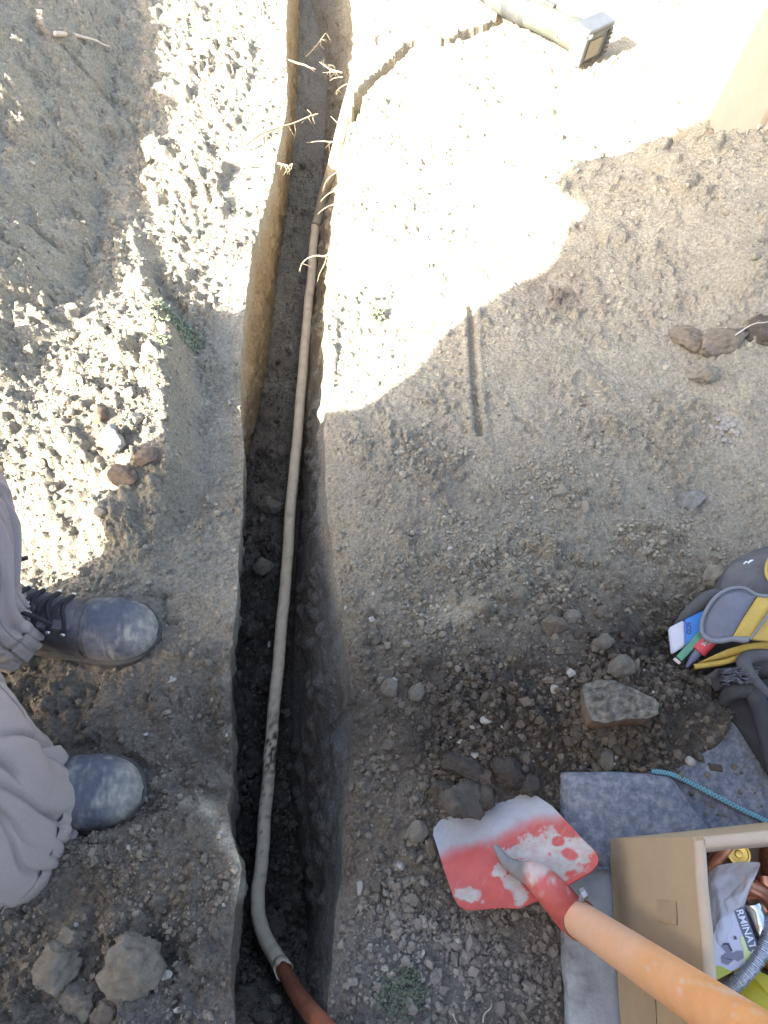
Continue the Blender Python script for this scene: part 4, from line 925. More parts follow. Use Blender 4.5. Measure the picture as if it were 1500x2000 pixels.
# ------------------------------------------------------------------ tool bag at the right edge
M_grey = mat('grey_cloth', (.135, .145, .175), .85, var=.10, vscale=30, bump=.0005, bscale=600)
M_dcl = mat('dark_cloth', (.030, .031, .036), .85, var=.2, vscale=30, bump=.0006, bscale=500, tint=(.09, .088, .085), tmask=(14, .5, .8))
M_mid = mat('mid_grey_cloth', (.075, .076, .083), .85, var=.15, vscale=30, bump=.0006, bscale=500, tint=(.15, .145, .135), tmask=(9, .5, .8))
M_yel = mat('yellow_cloth', (.45, .32, .07), .8, var=.10, vscale=40, bump=.0005, bscale=500, tint=(.36, .27, .10), tmask=(12, .5, .8))
M_yed = mat('yellow_piping', (.42, .29, .06), .7, var=.12, vscale=60)
M_greyp = mat('grey_piping', (.17, .18, .20), .75, var=.1, vscale=60)
tb = empty('tool_bag', tuple(at(1470, 1260, .04)), 'grey and yellow fabric tool bag lying open at the edge of the soil pile', 'tool bag'); TO = Vector(tb.location)
def cushion(name, pts, m, thick, dome, nz=.003, ns=.05, par=tb, off=TO, straight=True, n=100, rings=16, seed=0, power=2.4):
    return ring_plate(name, [at(*p) - off for p in pts], m, par, thick=thick, dome=dome, n=n, rings=rings, straight=straight, nz=nz, ns=ns, seed=seed, power=power, up=(0, .1, 1))
cushion('body', [(1395, 1180, .06), (1412, 1130, .06), (1425, 1098, .06), (1462, 1078, .06), (1540, 1055, .07), (1700, 1060, .07), (1720, 1300, .06), (1560, 1330, .05), (1430, 1300, .05), (1385, 1260, .05)], M_mid, .07, .045, .012, .06, seed=2)
cushion('upper_flap', [(1406, 1152, .095), (1414, 1120, .095), (1432, 1100, .10), (1470, 1086, .105), (1560, 1070, .11), (1600, 1150, .12), (1520, 1165, .12), (1470, 1158, .115), (1440, 1150, .11)], M_mid, .008, .014, .006, .05, seed=4)
cushion('flap', [(1371, 1236, .115), (1372, 1214, .12), (1384, 1186, .125), (1402, 1164, .13), (1425, 1152, .13), (1452, 1151, .13), (1479, 1163, .13), (1452, 1205, .128), (1429, 1245, .12), (1405, 1250, .118), (1384, 1247, .115)], M_grey, .005, .010, .0015, .05, seed=6, n=140)
cushion('flap_panel', [(1430, 1245, .121), (1453, 1205, .129), (1480, 1164, .131), (1520, 1165, .132), (1496, 1205, .130), (1464, 1248, .121)], M_yel, .004, .006, .001, .05, seed=8)
cushion('flap_panel', [(1467, 1248, .121), (1498, 1207, .130), (1522, 1167, .132), (1620, 1180, .13), (1600, 1260, .12)], M_yel, .004, .006, .001, .05, seed=10)
edge = [(1371, 1238, .117), (1384, 1249, .117), (1405, 1252, .119), (1430, 1248, .121), (1452, 1250, .122), (1460, 1247, .122)]
tube('flap_piping', [at(*p) - TO for p in edge], [.0035, .004, .004, .004, .005, .004], M_greyp, tb, 10, 40)
tube('flap_piping', [at(*p) - TO for p in [(1371, 1238, .117), (1371, 1214, .122), (1383, 1186, .128), (1402, 1163, .132), (1426, 1150, .132), (1453, 1149, .132), (1480, 1162, .132), (1522, 1166, .134)]], .0028, M_greyp, tb, 10, 60)
tube('seam', [at(*p) - TO for p in [(1465, 1249, .123), (1482, 1226, .131), (1497, 1206, .135), (1521, 1167, .135)]], .0018, M_greyp, tb, 8, 20)
cushion('front_pocket', [(1360, 1296, .075), (1385, 1284, .085), (1420, 1268, .095), (1455, 1258, .10), (1520, 1248, .105), (1600, 1255, .10), (1600, 1282, .095), (1510, 1270, .092), (1450, 1279, .085), (1400, 1292, .075)], M_yel, .03, .008, .002, .04, seed=12)
tube('pocket_piping', [at(*p) - TO for p in [(1356, 1302, .075), (1385, 1298, .08), (1415, 1293, .085), (1446, 1283, .09), (1475, 1272, .095), (1505, 1268, .097), (1560, 1268, .097)]], .0042, M_yed, tb, 10, 60)
tube('strap', [at(*p) - TO for p in [(1318, 1226, .055), (1340, 1203, .075), (1362, 1184, .09), (1385, 1167, .10), (1400, 1163, .10), (1412, 1172, .095)]], [.004, .009, .011, .011, .010, .006], M_mid, tb, 14, 50)
cushion('lower_pouch', [(1362, 1310, .055), (1395, 1300, .065), (1440, 1292, .07), (1470, 1290, .07), (1480, 1345, .06), (1455, 1352, .055), (1420, 1356, .05), (1385, 1350, .045)], M_dcl, .05, .006, .003, .03, seed=14)
cushion('dark_panel', [(1372, 1330, .045), (1400, 1352, .05), (1440, 1350, .055), (1480, 1330, .06), (1600, 1300, .07), (1640, 1560, .05), (1520, 1510, .05), (1492, 1475, .048), (1462, 1440, .045), (1435, 1412, .040), (1398, 1385, .038)], M_dcl, .03, .02, .012, .05, seed=16)
tube('side_roll', [at(*p) - TO for p in [(1412, 1372, .06), (1424, 1356, .072), (1445, 1347, .078), (1468, 1348, .08), (1480, 1372, .08), (1494, 1420, .075), (1508, 1480, .07), (1525, 1540, .06)]], [.008, .011, .013, .014, .013, .012, .011, .009], M_dcl, tb, 14, 80)
tube('loop_strap', [at(*p) - TO for p in [(1505, 1362, .085), (1478, 1335, .092), (1460, 1312, .096), (1453, 1294, .098), (1462, 1284, .098), (1490, 1279, .10), (1540, 1282, .10)]], [.006, .008, .010, .011, .010, .009, .008], M_mid, tb, 14, 70)
fl = [at(*p) for p in [(1377, 1234, .119), (1379, 1215, .127), (1389, 1190, .132), (1405, 1170, .137), (1426, 1158, .138), (1450, 1157, .138), (1470, 1165, .137)]]
bm = bmesh.new(); q_ = spline(fl, 61)
for k in range(0, 60, 2): tube_into(bm, [Vector(q_[k]) - TO + Vector((0, 0, .0015)), Vector(q_[k + 1]) - TO + Vector((0, 0, .0015))], .0006, 4)
tag(bm_ob('stitching', bm, mat('grey_thread', (.05, .055, .065), .8), tb), kind='stuff')
# small logo stitched in white on the upper flap
bm = bmesh.new(); lp = [at(*p) for p in [(1448, 1106, .119), (1453, 1101, .1195), (1457, 1105, .12), (1461, 1099, .1205), (1467, 1098, .121), (1456, 1103, .1205)]]
tube_into(bm, [p + Vector((0, 0, .008)) - TO for p in lp], .0012, 6); bm_ob('white_mark', bm, M_wtxt, tb)
tube('yellow_loop', [at(*p) - TO for p in [(1502, 1092, .13), (1497, 1105, .132), (1497, 1122, .132), (1503, 1135, .132)]], .0025, M_yel, tb, 8, 20)
# whisk brush standing in the lower pouch
br = empty('brush', tuple(at(1435, 1318, .09)), 'small black brush with upright bristles in the dark pouch of the tool bag', 'brush'); BRO = Vector(br.location)
ring_plate('back', [at(*p) - BRO for p in [(1378, 1322, .074), (1400, 1306, .082), (1462, 1298, .085), (1476, 1330, .078), (1440, 1348, .072), (1396, 1350, .066)]], mat('black_plastic', (.018, .018, .02), .4), br, thick=.02, dome=.003, n=70, rings=8)
bm = bmesh.new(); M_bris = mat('bristle', (.10, .105, .125), .5)
for k in range(120):
    u = random.random(); v = random.random(); p = at(1404 + 62 * u, 1311 + 28 * v - 6 * u, .086) - BRO
    d = Vector((random.uniform(-.1, .25), random.uniform(-.15, .3), 1)).normalized(); tube_into(bm, [p, p + d * .010, p + d * .019 + Vector((.003, -.004, 0))], .0007, 4)
tag(bm_ob('bristles', bm, M_bris, br), kind='stuff')
# blue and white flat pack
def slab(name, c4, th, m, off, par, h=0):
    """flat box from four top corners."""
    c4 = [Vector(c) for c in c4]; n_ = (c4[1] - c4[0]).cross(c4[3] - c4[0]).normalized(); n_ = n_ if n_.z > 0 else -n_
    bm = bmesh.new(); a = [bm.verts.new(c + n_ * h - off) for c in c4]; b = [bm.verts.new(c - n_ * th - off) for c in c4]
    bm.faces.new(a); bm.faces.new(b[::-1])
    for k in range(4): bm.faces.new((a[k], b[k], b[(k + 1) % 4], a[(k + 1) % 4]))
    bmesh.ops.bevel(bm, geom=bm.edges[:], offset=min(.002, th * .3), segments=2, affect='EDGES')
    return bm_ob(name, bm, m, par, False)
w0, w1, m0, m1, e0, e1_ = at(1306, 1226, .080), at(1312, 1278, .072), at(1336, 1211, .086), at(1338, 1262, .078), at(1386, 1186, .098), at(1384, 1232, .092)
pk = empty('flat_pack', tuple((m0 + m1) / 2), 'flat white and blue plastic pack poking out of the tool bag', 'pack'); PKO = Vector(pk.location)
M_bluep = mat('blue_plastic', (.03, .17, .52), .4, var=.08, vscale=60); M_whp = mat('white_plastic', (.50, .51, .58), .4, var=.06, vscale=60)
slab('white_end', [w0, m0, m1, w1], .010, M_whp, PKO, pk); slab('blue_sleeve', [m0, e0, e1_, m1], .0105, M_bluep, PKO, pk, .0008)
slab('label_patch', [m0.lerp(e0, .62).lerp(m1.lerp(e1_, .62), .42), m0.lerp(e0, .74).lerp(m1.lerp(e1_, .74), .42), m0.lerp(e0, .74).lerp(m1.lerp(e1_, .74), .72), m0.lerp(e0, .62).lerp(m1.lerp(e1_, .62), .72)], .001, mat('pale_blue_print', (.25, .38, .62), .4), PKO, pk, .0014)
tx = m0.lerp(e0, .15).lerp(m1.lerp(e1_, .15), .40); nn = (e0 - m0).cross(m1 - m0).normalized(); nn = nn if nn.z > 0 else -nn
text('lettering', 'SCO', tx + nn * .0016, (m1 - m0), (e0 - m0), .0095, mat('navy_print', (.01, .025, .12), .4), pk, PKO)
# green square pencil and red marker
g0, g1 = at(1322, 1291, .072), at(1380, 1228, .10); gp = empty('green_pencil', tuple(g0), 'green flat carpenter pencil with a pale cut end beside the blue pack', 'pencil')
M = frame(Vector((0, 0, 0)), g1 - g0); L_ = (g1 - g0).length
bm = bmesh.new(); box_into(bm, (L_ - .004, .0105, .0085), M @ Matrix.Translation((L_ / 2 + .002, 0, 0)), .0014); bm_ob('shaft', bm, mat('green_paint', (.045, .21, .13), .35, var=.15, vscale=80), gp, False)
bm = bmesh.new(); box_into(bm, (.005, .011, .009), M @ Matrix.Translation((.0, 0, 0)), .0012); bm_ob('wood_end', bm, mat('pencil_wood', (.52, .47, .40), .7), gp, False)
bm = bmesh.new(); box_into(bm, (.002, .0045, .003), M @ Matrix.Translation((-.0022, 0, 0)), .0); bm_ob('lead', bm, M_ink2, gp, False)
k0, k1, k2 = at(1341, 1303, .072), at(1362, 1272, .082), at(1400, 1232, .10)
mk = empty('red_marker', tuple(k1), 'red marker pen with a dark grey pointed cap sticking out of the tool bag', 'marker'); KO = Vector(mk.location); dk_ = (k2 - k1).normalized()
tube('cap', [k0 - KO, k0.lerp(k1, .15) - KO, k0.lerp(k1, .55) - KO, k1 - KO + dk_ * .002], [.0022, .0030, .0058, .0078], mat('dark_cap', (.085, .095, .15), .45), mk, 18)
tube('barrel', [k1 - KO, k1 - KO + dk_ * .001, k1 - KO + dk_ * .034, k1 - KO + dk_ * .035], [.0095, .0118, .0118, .0112], mat('red_plastic', (.50, .035, .045), .4, var=.08, vscale=80), mk, 22)
bm = bmesh.new(); sdv = dk_.cross(Vector((0, 0, 1))).normalized(); upv = sdv.cross(dk_)
for k, off_ in enumerate((-.0035, 0, .0035)):
    tube_into(bm, [k1 - KO + dk_ * (.010 + .001 * k) + upv * .0117 + sdv * (off_ * .7 - .002), k1 - KO + dk_ * .019 + upv * .0120 + sdv * (off_ * .6), k1 - KO + dk_ * .016 + upv * .0120 + sdv * (off_ * .6 + .001), k1 - KO + dk_ * (.026 - .001 * k) + upv * .0117 + sdv * (off_ * .7 + .002)], .0006, 5)
bm_ob('white_print', bm, M_wtxt, mk)

# ------------------------------------------------------------------ cordless tool lying in the sun
def power_tool():
    n0, n1 = on_ground(938, 2), on_ground(1128, 112)
    a = Vector((n0.x, n0.y, n0.z + .035)); b = Vector((n1.x, n1.y, n1.z + .048)); ax = (b - a).normalized(); L = (b - a).length
    r = empty('power_tool', tuple(a), 'dusty pale green cordless power tool lying on its side in the sun', 'power tool'); M = frame(Vector((0, 0, 0)), ax)
    g = lambda x, y, z: M @ Vector((x, y, z))
    M_body = mat('dusty_green_body', (.085, .10, .078), .6, var=.2, vscale=25, tint=(.15, .15, .125), tmask=(12, .4, .7)); M_dk = mat('dark_rubber', (.05, .055, .055), .7, var=.2, vscale=40, tint=(.12, .115, .10), tmask=(14, .45, .75))
    M_bat = mat('battery_grey', (.09, .10, .11), .5, var=.15, vscale=50, tint=(.16, .155, .14), tmask=(16, .5, .72)); M_lab = mat('battery_label', (.20, .18, .145), .6, var=.1, vscale=60)
    tube('nose', [g(-.10, 0, 0), g(-.02, 0, 0), g(.02, 0, 0), g(.05, 0, 0)], [.022, .026, .030, .032], M_dk, r, 20)
    tube('gear_collar', [g(.045, 0, 0), g(.05, 0, 0), g(.075, 0, 0), g(.08, 0, 0)], [.031, .036, .036, .033], M_steel, r, 22)
    tube('body', [g(.078, 0, 0), g(.10, 0, 0), g(.20, 0, .002), g(L * .55, 0, .002), g(L * .8, 0, .003), g(L - .02, 0, .004), g(L, 0, .004)], [.034, .040, .041, .038, .036, .043, .040], M_body, r, 28, 60)
    tube('grip_band', [g(L * .30, 0, .002), g(L * .31, 0, .002), g(L * .50, 0, .002), g(L * .52, 0, .002)], [.040, .0425, .0415, .039], M_dk, r, 28)
    bm = bmesh.new(); box_into(bm, (.075, .018, .012), M @ Matrix.Translation((L * .62, .008, .042)), .004); bm_ob('switch', bm, M_dk, r, False)
    for k in range(4):
        bm = bmesh.new(); box_into(bm, (.004, .034, .004), M @ Matrix.Translation((L * .86 + .009 * k, -.034, .012)) @ Matrix.Rotation(R(70), 4, 'X'), .001); bm_ob('vent', bm, M_dk, r, False)
    B = M @ Matrix.Translation((L + .026, 0, .006)) @ Matrix.Rotation(R(8), 4, 'Y')
    def bx(name, s, p, m, bv=.003):
        bm = bmesh.new(); box_into(bm, s, B @ Matrix.Translation(p), bv); return bm_ob(name, bm, m, r, False)
    bx('battery', (.050, .104, .088), (0, 0, 0), M_bat, .008)
    bx('battery_lid', (.058, .112, .022), (.002, 0, .044), M_bat, .006)
    bx('battery_side', (.052, .012, .080), (.006, .050, -.004), M_bat, .003); bx('battery_side', (.052, .012, .080), (.006, -.050, -.004), M_bat, .003)
    bx('battery_label', (.003, .054, .052), (.0262, -.004, -.006), M_lab, .0008)
    for k in range(5): bx('rib', (.004, .012, .004), (.0335, .049, .022 - .013 * k), M_dk, .001)
    bx('latch', (.012, .016, .014), (.028, -.044, .040), M_steel, .004)
    bx('lid_line', (.003, .070, .004), (.0305, 0, .044), M_dk, .0008)
power_tool()

# ------------------------------------------------------------------ slab, plank and straw at the far right
M_conc = mat('smooth_concrete', (.40, .345, .27), .9, var=.08, vscale=6, bump=.001, bscale=80, tint=(.33, .30, .25), tmask=(4, .48, .7))
M_rough = mat('roughcast', (.27, .275, .28), .95, var=.25, vscale=40, bump=.004, bscale=90)
wc = empty('wall_corner', (.85, 1.555, 0), 'wall corner with a smooth tan side and rough grey front at the upper right', 'wall')
bm = bmesh.new(); box_into(bm, (1.6, .62, 1.3), Matrix.Rotation(R(-4), 4, 'Z') @ Matrix.Translation((.815, .32, .60)), .012); bm_ob('rendered_body', bm, M_conc, wc, False)
bm = bmesh.new(); box_into(bm, (1.55, .02, 1.25), Matrix.Rotation(R(-4), 4, 'Z') @ Matrix.Translation((.86, .003, .58)), .006); bm_ob('roughcast_front', bm, M_rough, wc, False)
p = on_ground(1398, 18); bm = bmesh.new(); box_into(bm, (.16, .5, .05), Matrix.Rotation(R(-18), 4, 'Z') @ Matrix.Translation((-.08, .25, .02)), .004)
o = bm_ob('plank', bm, mat('pale_plank', (.38, .30, .25), .8, var=.15, vscale=18), None, False); o.location = on_ground(1414, 34); tag(o, 'pale end of a wooden plank lying at the far edge of the ground', 'plank')
def straw(px, py, n, r, hgt, label, m, name='straw_tuft', cat='dry grass', w=.0016):
    c = on_ground(px, py); bm = bmesh.new()
    for k in range(n):
        a = random.uniform(0, 6.28); q = random.random() ** .5 * r; s = Vector((q * math.cos(a), q * math.sin(a) * .6, 0)); d = Vector((random.uniform(-1, 1), random.uniform(-1, 1), random.uniform(.2, 1.4))).normalized()
        l = hgt * random.uniform(.5, 1.2); e = Vector((random.uniform(-.4, .4), random.uniform(-.4, .4), -.5)) * l * .5
        tube_into(bm, [s, s + d * l * .5, s + d * l + e], [w, w, w * .4], 4)
    o = bm_ob(name, bm, m); o.location = c; return tag(o, label, cat)
M_straw = mat('straw', (.42, .33, .17), .8, var=.2, vscale=90)
straw(1345, 6, 90, .05, .06, 'dry straw tuft beside the plank end at the far edge', M_straw)
def stick(name, pts, rad, label, m, cat='root', group=None, twigs=(), hairs=0, sm=None):
    """one root or twig: main stem with side branches grown from it, in one mesh."""
    P = [Vector(p) for p in pts]; o_ = P[0]; bm = bmesh.new(); C = spline(P, max(12, 5 * len(P)))
    j = np.stack([fbm(np.linspace(0, 6, len(C)), np.full(len(C), k * 3.1 + len(name) + P[0].x * 50), 1, 2, 77) for k in range(3)], -1) * rad * .9
    C = C + j * np.linspace(0, 1, len(C))[:, None]
    tube_into(bm, [Vector(c) - o_ for c in C], list(np.linspace(rad, rad * .35, len(C))), 7)
    for tw in twigs: tube_into(bm, spline([Vector(t) - o_ for t in tw], 10), list(np.linspace(rad * .55, rad * .2, 10)), 5)
    for h in range(hairs):
        i = random.randrange(2, len(C)); c = Vector(C[i]) - o_; d = Vector((random.uniform(-1, 1), random.uniform(-1, 1), random.uniform(-.9, .4))).normalized() * random.uniform(.010, .032)
        tube_into(bm, [c, c + d * .6 + Vector((0, 0, -.003)), c + d + Vector((0, 0, -.008))], [rad * .22, rad * .16, rad * .08], 4)
    o = bm_ob(name, bm, m); o.location = o_
    return tag(o, label, cat, group)
M_root = mat('pale_root', (.42, .33, .22), .85, var=.2, vscale=80)
GR = 'roots sticking out of the trench walls'
def rt(lst, rad, label, twigs=(), hairs=6): hairs = hairs + 1; stick('root', [at(*p) for p in lst], rad * .8, label, M_root, 'root', GR, [[at(*q) for q in t_] for t_ in twigs], hairs)
rt([(478, 284, .02), (505, 264, .02), (540, 250, .01), (572, 241, 0), (598, 230, 0), (622, 222, .01)], .0042, 'long pale branching root reaching over the trench from the left rim',
   [[(548, 248, .01), (556, 262, -.01), (560, 278, -.03)], [(562, 244, .0), (572, 262, -.02), (576, 268, -.03)], [(574, 240, 0), (577, 256, -.02), (574, 274, -.04)], [(604, 228, 0), (608, 222, .02), (600, 214, .03)], [(520, 258, .01), (530, 270, 0), (527, 280, -.01)]], 14)
rt([(548, 112, 0), (566, 119, -.01), (590, 126, -.02), (617, 135, -.03)], .0065, 'thick bare root stub pointing across the trench near its far end', (), 1)
rt([(596, 112, -.10), (612, 96, -.09), (622, 84, -.08), (637, 64, -.07)], .0032, 'forked root spray against the lit far part of the trench wall', [[(612, 96, -.09), (618, 88, -.09), (628, 90, -.09), (634, 98, -.10)], [(620, 86, -.08), (616, 100, -.10), (612, 108, -.12)], [(627, 76, -.08), (626, 88, -.09), (632, 96, -.10)]], 12)
rt([(668, 142, -.04), (648, 136, -.05), (636, 130, -.05), (624, 121, -.05)], .003, 'tangle of fine roots on the right wall just above the pipe bend', [[(664, 140, -.04), (645, 141, -.06), (630, 142, -.07)], [(655, 134, -.05), (650, 128, -.04), (640, 127, -.04)], [(670, 150, -.05), (652, 153, -.06), (644, 158, -.07)]], 16)
rt([(678, 164, -.03), (668, 169, -.04), (659, 176, -.06), (657, 184, -.07)], .002, 'small hooked root tip beside the sunlit length of pipe', (), 4)
rt([(664, 276, -.05), (648, 277, -.06), (625, 276, -.06), (596, 279, -.06)], .003, 'straight thin root crossing half of the trench below the sunlit pipe', (), 4)
rt([(664, 244, -.05), (655, 236, -.05), (646, 227, -.05)], .002, 'short thin root just left of the sunlit pipe', (), 1)
rt([(524, 330, .0), (540, 320, 0), (556, 322, 0), (570, 326, -.01)], .005, 'stubby root with a bearded tip on the left rim', [[(560, 322, 0), (566, 332, -.01), (562, 336, -.02)], [(566, 324, 0), (571, 320, .01), (568, 332, -.01)]], 8)
rt([(670, 331, -.03), (652, 340, -.05), (640, 350, -.06), (631, 366, -.07)], .0026, 'upper of the parallel roots hanging over the pipe joint', (), 3)
rt([(668, 354, -.03), (652, 372, -.05), (640, 380, -.06), (626, 393, -.07)], .0028, 'middle of the parallel roots hanging over the pipe joint', (), 3)
rt([(666, 397, -.03), (650, 400, -.05), (636, 406, -.05), (620, 418, -.06)], .0026, 'lowest of the parallel roots hanging over the pipe joint', (), 3)
rt([(662, 468, -.02), (650, 488, -.05), (636, 500, -.06), (614, 500, -.06), (594, 510, -.07), (583, 530, -.09)], .0034, 'long root that arches over the pipe in the shaded trench', [[(638, 498, -.06), (634, 515, -.08), (624, 535, -.09), (620, 550, -.10)]], 6)
rt([(648, 544, -.01), (643, 562, -.03), (645, 580, -.03), (641, 596, -.04)], .0022, 'thin hairy root hanging down the right trench wall', [[(644, 580, -.03), (636, 590, -.04), (632, 591, -.05)]], 5)
for a, l in (((470, 345, .02), 'small dry twig lying on the left rim near the stub root'),):
    stick('twig', [on_ground(486, 330) + Vector((0, 0, .006)), on_ground(500, 331) + Vector((0, 0, .012)), on_ground(517, 326) + Vector((0, 0, .01))], .0025, l, M_root, 'twig', None, (), 3)
zz = Vector((0, 0, .012))
stick('stick', [on_ground(112, 76) + zz, on_ground(150, 82) + zz * 1.4, on_ground(186, 92) + zz * 1.5, on_ground(218, 104) + zz * 1.3], .0065, 'pale bare stick lying on the shaded heap at the upper left', mat('bare_stick', (.58, .50, .40), .8, var=.1, vscale=40), 'stick', None, (), 2)
stick('twig', [on_ground(1425, 672) + zz * 2, on_ground(1452, 660) + zz * 3, on_ground(1480, 655) + zz * 3, on_ground(1520, 650) + zz * 3], .0016, 'thin whitish twig beside the broken overhang at the right edge', mat('whitish_twig', (.50, .46, .40), .8), 'twig', None, (), 6)
stick('twig', [on_ground(942, 1996) + zz * .5, on_ground(944, 1980) + zz * .7, on_ground(956, 1968) + zz * .8, on_ground(959, 1958) + zz * .6], .0011, 'short curved pale twig on the gravel at the bottom edge', mat('pale_twig', (.45, .42, .36), .8), 'twig')
stick('twig', [on_ground(884, 1978) + zz * .5, on_ground(888, 1990) + zz * .5, on_ground(896, 2006) + zz * .5], .0011, 'straight whitish twig lying beside the curved one on the gravel', mat('pale_twig', (.45, .42, .36), .8), 'twig')

# ------------------------------------------------------------------ green weeds
M_weed = mat('weed_leaf', (.19, .215, .13), .6, var=.35, vscale=60, spec=.3)
M_moss = mat('moss_leaf', (.10, .12, .085), .7, var=.35, vscale=80, spec=.2)
def weed(px, py, n, rx, ry, leaf, label, m, name='weed', tall=.02):
    c = on_ground(px, py); bm = bmesh.new()
    for k in range(n):
        a = random.uniform(0, 6.28); q = random.random() ** .6; s = Vector((rx * q * math.cos(a), ry * q * math.sin(a), 0)); s.z = hz(c.x + s.x, c.y + s.y) - c.z + random.random() * tall * (1 - q * .6)
        l = leaf * random.uniform(.5, 1.3); yaw = random.uniform(0, 6.28); d = Vector((math.cos(yaw), math.sin(yaw), random.uniform(-.2, .7))).normalized(); w_ = d.cross(Vector((random.uniform(-.4, .4), random.uniform(-.4, .4), 1))).normalized() * l * .30
        u_ = d.cross(w_).normalized() * l * .08
        v = [bm.verts.new(x) for x in (s, s + d * l * .45 + w_, s + d * l + u_, s + d * l * .45 - w_, s + d * l * .45 - u_ * 2)]
        bm.faces.new((v[0], v[1], v[4])); bm.faces.new((v[1], v[2], v[4])); bm.faces.new((v[2], v[3], v[4])); bm.faces.new((v[3], v[0], v[4]))
    me = bpy.data.meshes.new(name); bm.to_mesh(me); bm.free(); me.materials.append(m); o = ob(name, me); o.location = c; return tag(o, label, 'weed')
weed(338, 628, 420, .040, .050, .012, 'small round green weed growing on the left heap near the trench', M_weed)
weed(735, 618, 60, .016, .02, .011, 'tiny green weed sprig in the sunlit ground right of the trench', M_weed)
weed(318, 668, 60, .015, .012, .009, 'few green leaves at the foot of the round weed', M_weed)
weed(785, 1938, 500, .036, .026, .007, 'dull green moss patch on the gravel at the bottom edge', M_moss, 'moss_patch', .008)

# ------------------------------------------------------------------ rocks one can tell apart
ROCKC = {'pale': np.array((.36, .33, .26)), 'grey': np.array((.22, .20, .16)), 'brown': np.array((.15, .115, .085)), 'dark': np.array((.062, .053, .045)), 'red': np.array((.155, .108, .08)), 'white': np.array((.37, .35, .31)), 'blue': np.array((.17, .17, .175))}
def earth(name, scale):
    """dry earth: the object's own soil colour, dusted paler on its worn parts, gritty relief."""
    m = mat(name, rough=.95, var=.30, vscale=60 * scale, bump=.0028, bscale=200 * scale, spec=.12); t = m.node_tree
    oi = t.nodes.new('ShaderNodeObjectInfo')
    for n in t.nodes:
        if n.type == 'VECT_MATH': t.links.new(oi.outputs['Color'], n.inputs[0])
    return m
M_earth, M_clod = earth('earth', 1.0), earth('clod_earth', .06)
M_rock = {k: M_earth for k in ROCKC}
def rock(px, py, size, kind, label, cat='clod', seed=None, rz=0, sink=.36, dz=0, k=4, amp=.24, facet=12, name=None, mix=.55):
    p = on_ground(px, py); seed = seed or int(px * 7 + py)
    if max(size) < .02: k = min(k, 3)
    o = ob(name or cat.replace(' ', '_'), rock_mesh('rock', seed, size, M_rock[kind], k, amp, facet)); o.location = (p.x, p.y, p.z + size[2] * (1 - 2 * sink) + dz); o.rotation_euler.z = rz
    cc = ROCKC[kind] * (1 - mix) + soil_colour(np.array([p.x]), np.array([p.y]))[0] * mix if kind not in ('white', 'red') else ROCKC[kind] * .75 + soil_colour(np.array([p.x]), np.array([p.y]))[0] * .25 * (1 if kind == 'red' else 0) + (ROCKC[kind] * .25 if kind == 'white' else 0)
    o.color = (*cc, 1)
    return tag(o, label, cat)
rock(112, 1888, (.040, .032, .026), 'grey', 'large grey earth clod at the lower left, left of two broken ones', rz=.3, amp=.38, facet=16, sink=.42)
rock(256, 1884, (.038, .040, .030), 'grey', 'largest grey earth clod at the lower left, beside the trench block', rz=.6, amp=.38, facet=16, sink=.42)
rock(160, 1945, (.026, .030, .024), 'grey', 'rounded dark grey clod below and between two large broken clods', rz=1.1, amp=.38, facet=16, sink=.42)
rock(212, 1975, (.022, .018, .016), 'brown', 'small brown clod half cut by the bottom edge under the largest clod', amp=.38, facet=16, sink=.42)
rock(138, 1838, (.020, .017, .014), 'grey', 'small grey clod resting behind the left large clod', amp=.38, facet=16, sink=.42)
rock(325, 1905, (.009, .006, .005), 'white', 'small tan shell shaped stone right of the largest lower clod', 'stone')
rock(335, 1328, (.009, .007, .004), 'white', 'white chip lying between the far boot and the trench', 'stone', rz=.5)
rock(224, 862, (.022, .030, .024), 'white', 'bright white stone in the sunlit heap above the red brown clods', 'stone', rz=.4)
rock(236, 930, (.034, .022, .020), 'red', 'dark red brown clod with a shaded top in the sunlit heap', rz=-.3)
rock(285, 895, (.026, .018, .014), 'red', 'smaller reddish clod right of the bright white stone', rz=.3)
rock(198, 815, (.017, .018, .016), 'red', 'pinkish clod left above the bright white stone')
rock(266, 825, (.018, .016, .015), 'pale', 'pale clod just above the bright white stone')
rock(1375, 735, (.034, .026, .026), 'grey', 'rounded grey rock alone below the broken overhang at the right', 'rock', rz=.2, amp=.40, facet=16, sink=.42)
rock(1342, 666, (.040, .028, .026), 'brown', 'brown left piece of the cracked overhanging lump at the right', rz=-.6, sink=.52, amp=.36, mix=.35)
rock(1408, 664, (.060, .032, .030), 'brown', 'long brown right piece of the cracked overhanging lump', rz=.35, sink=.52, amp=.36, mix=.35)
rock(1490, 645, (.05, .04, .02), 'dark', 'dark flat stone cut by the right edge above the thin twig', 'stone', sink=.4, mix=.2)
rock(1355, 975, (.030, .020, .010), 'blue', 'flat blue grey stone lying flush in the ground at the right', 'stone', rz=.4, sink=.6)
rock(1095, 962, (.017, .013, .012), 'grey', 'angular pale clod on the trampled ground, top of a small group')
rock(1090, 990, (.015, .010, .009), 'grey', 'long low clod just below the angular pale clod')
rock(1143, 990, (.009, .014, .008), 'grey', 'narrow upright clod right of the small group')
rock(775, 886, (.006, .005, .004), 'white', 'tiny white pebble in the shade beside the sunlit edge', 'pebble', k=3)
rock(897, 1572, (.036, .030, .028), 'dark', 'big dark clod lying on the tip of the red shovel', dz=.022, sink=.35, rz=.4, amp=.36, facet=16)
rock(990, 1508, (.022, .028, .018), 'dark', 'dark purplish slab shaped clod just above the shovel blade', dz=.004, rz=.5, amp=.36, facet=16)
rock(905, 1498, (.034, .022, .020), 'dark', 'wide dark brown clod above the big clod on the shovel', rz=-.2, amp=.36, facet=16)
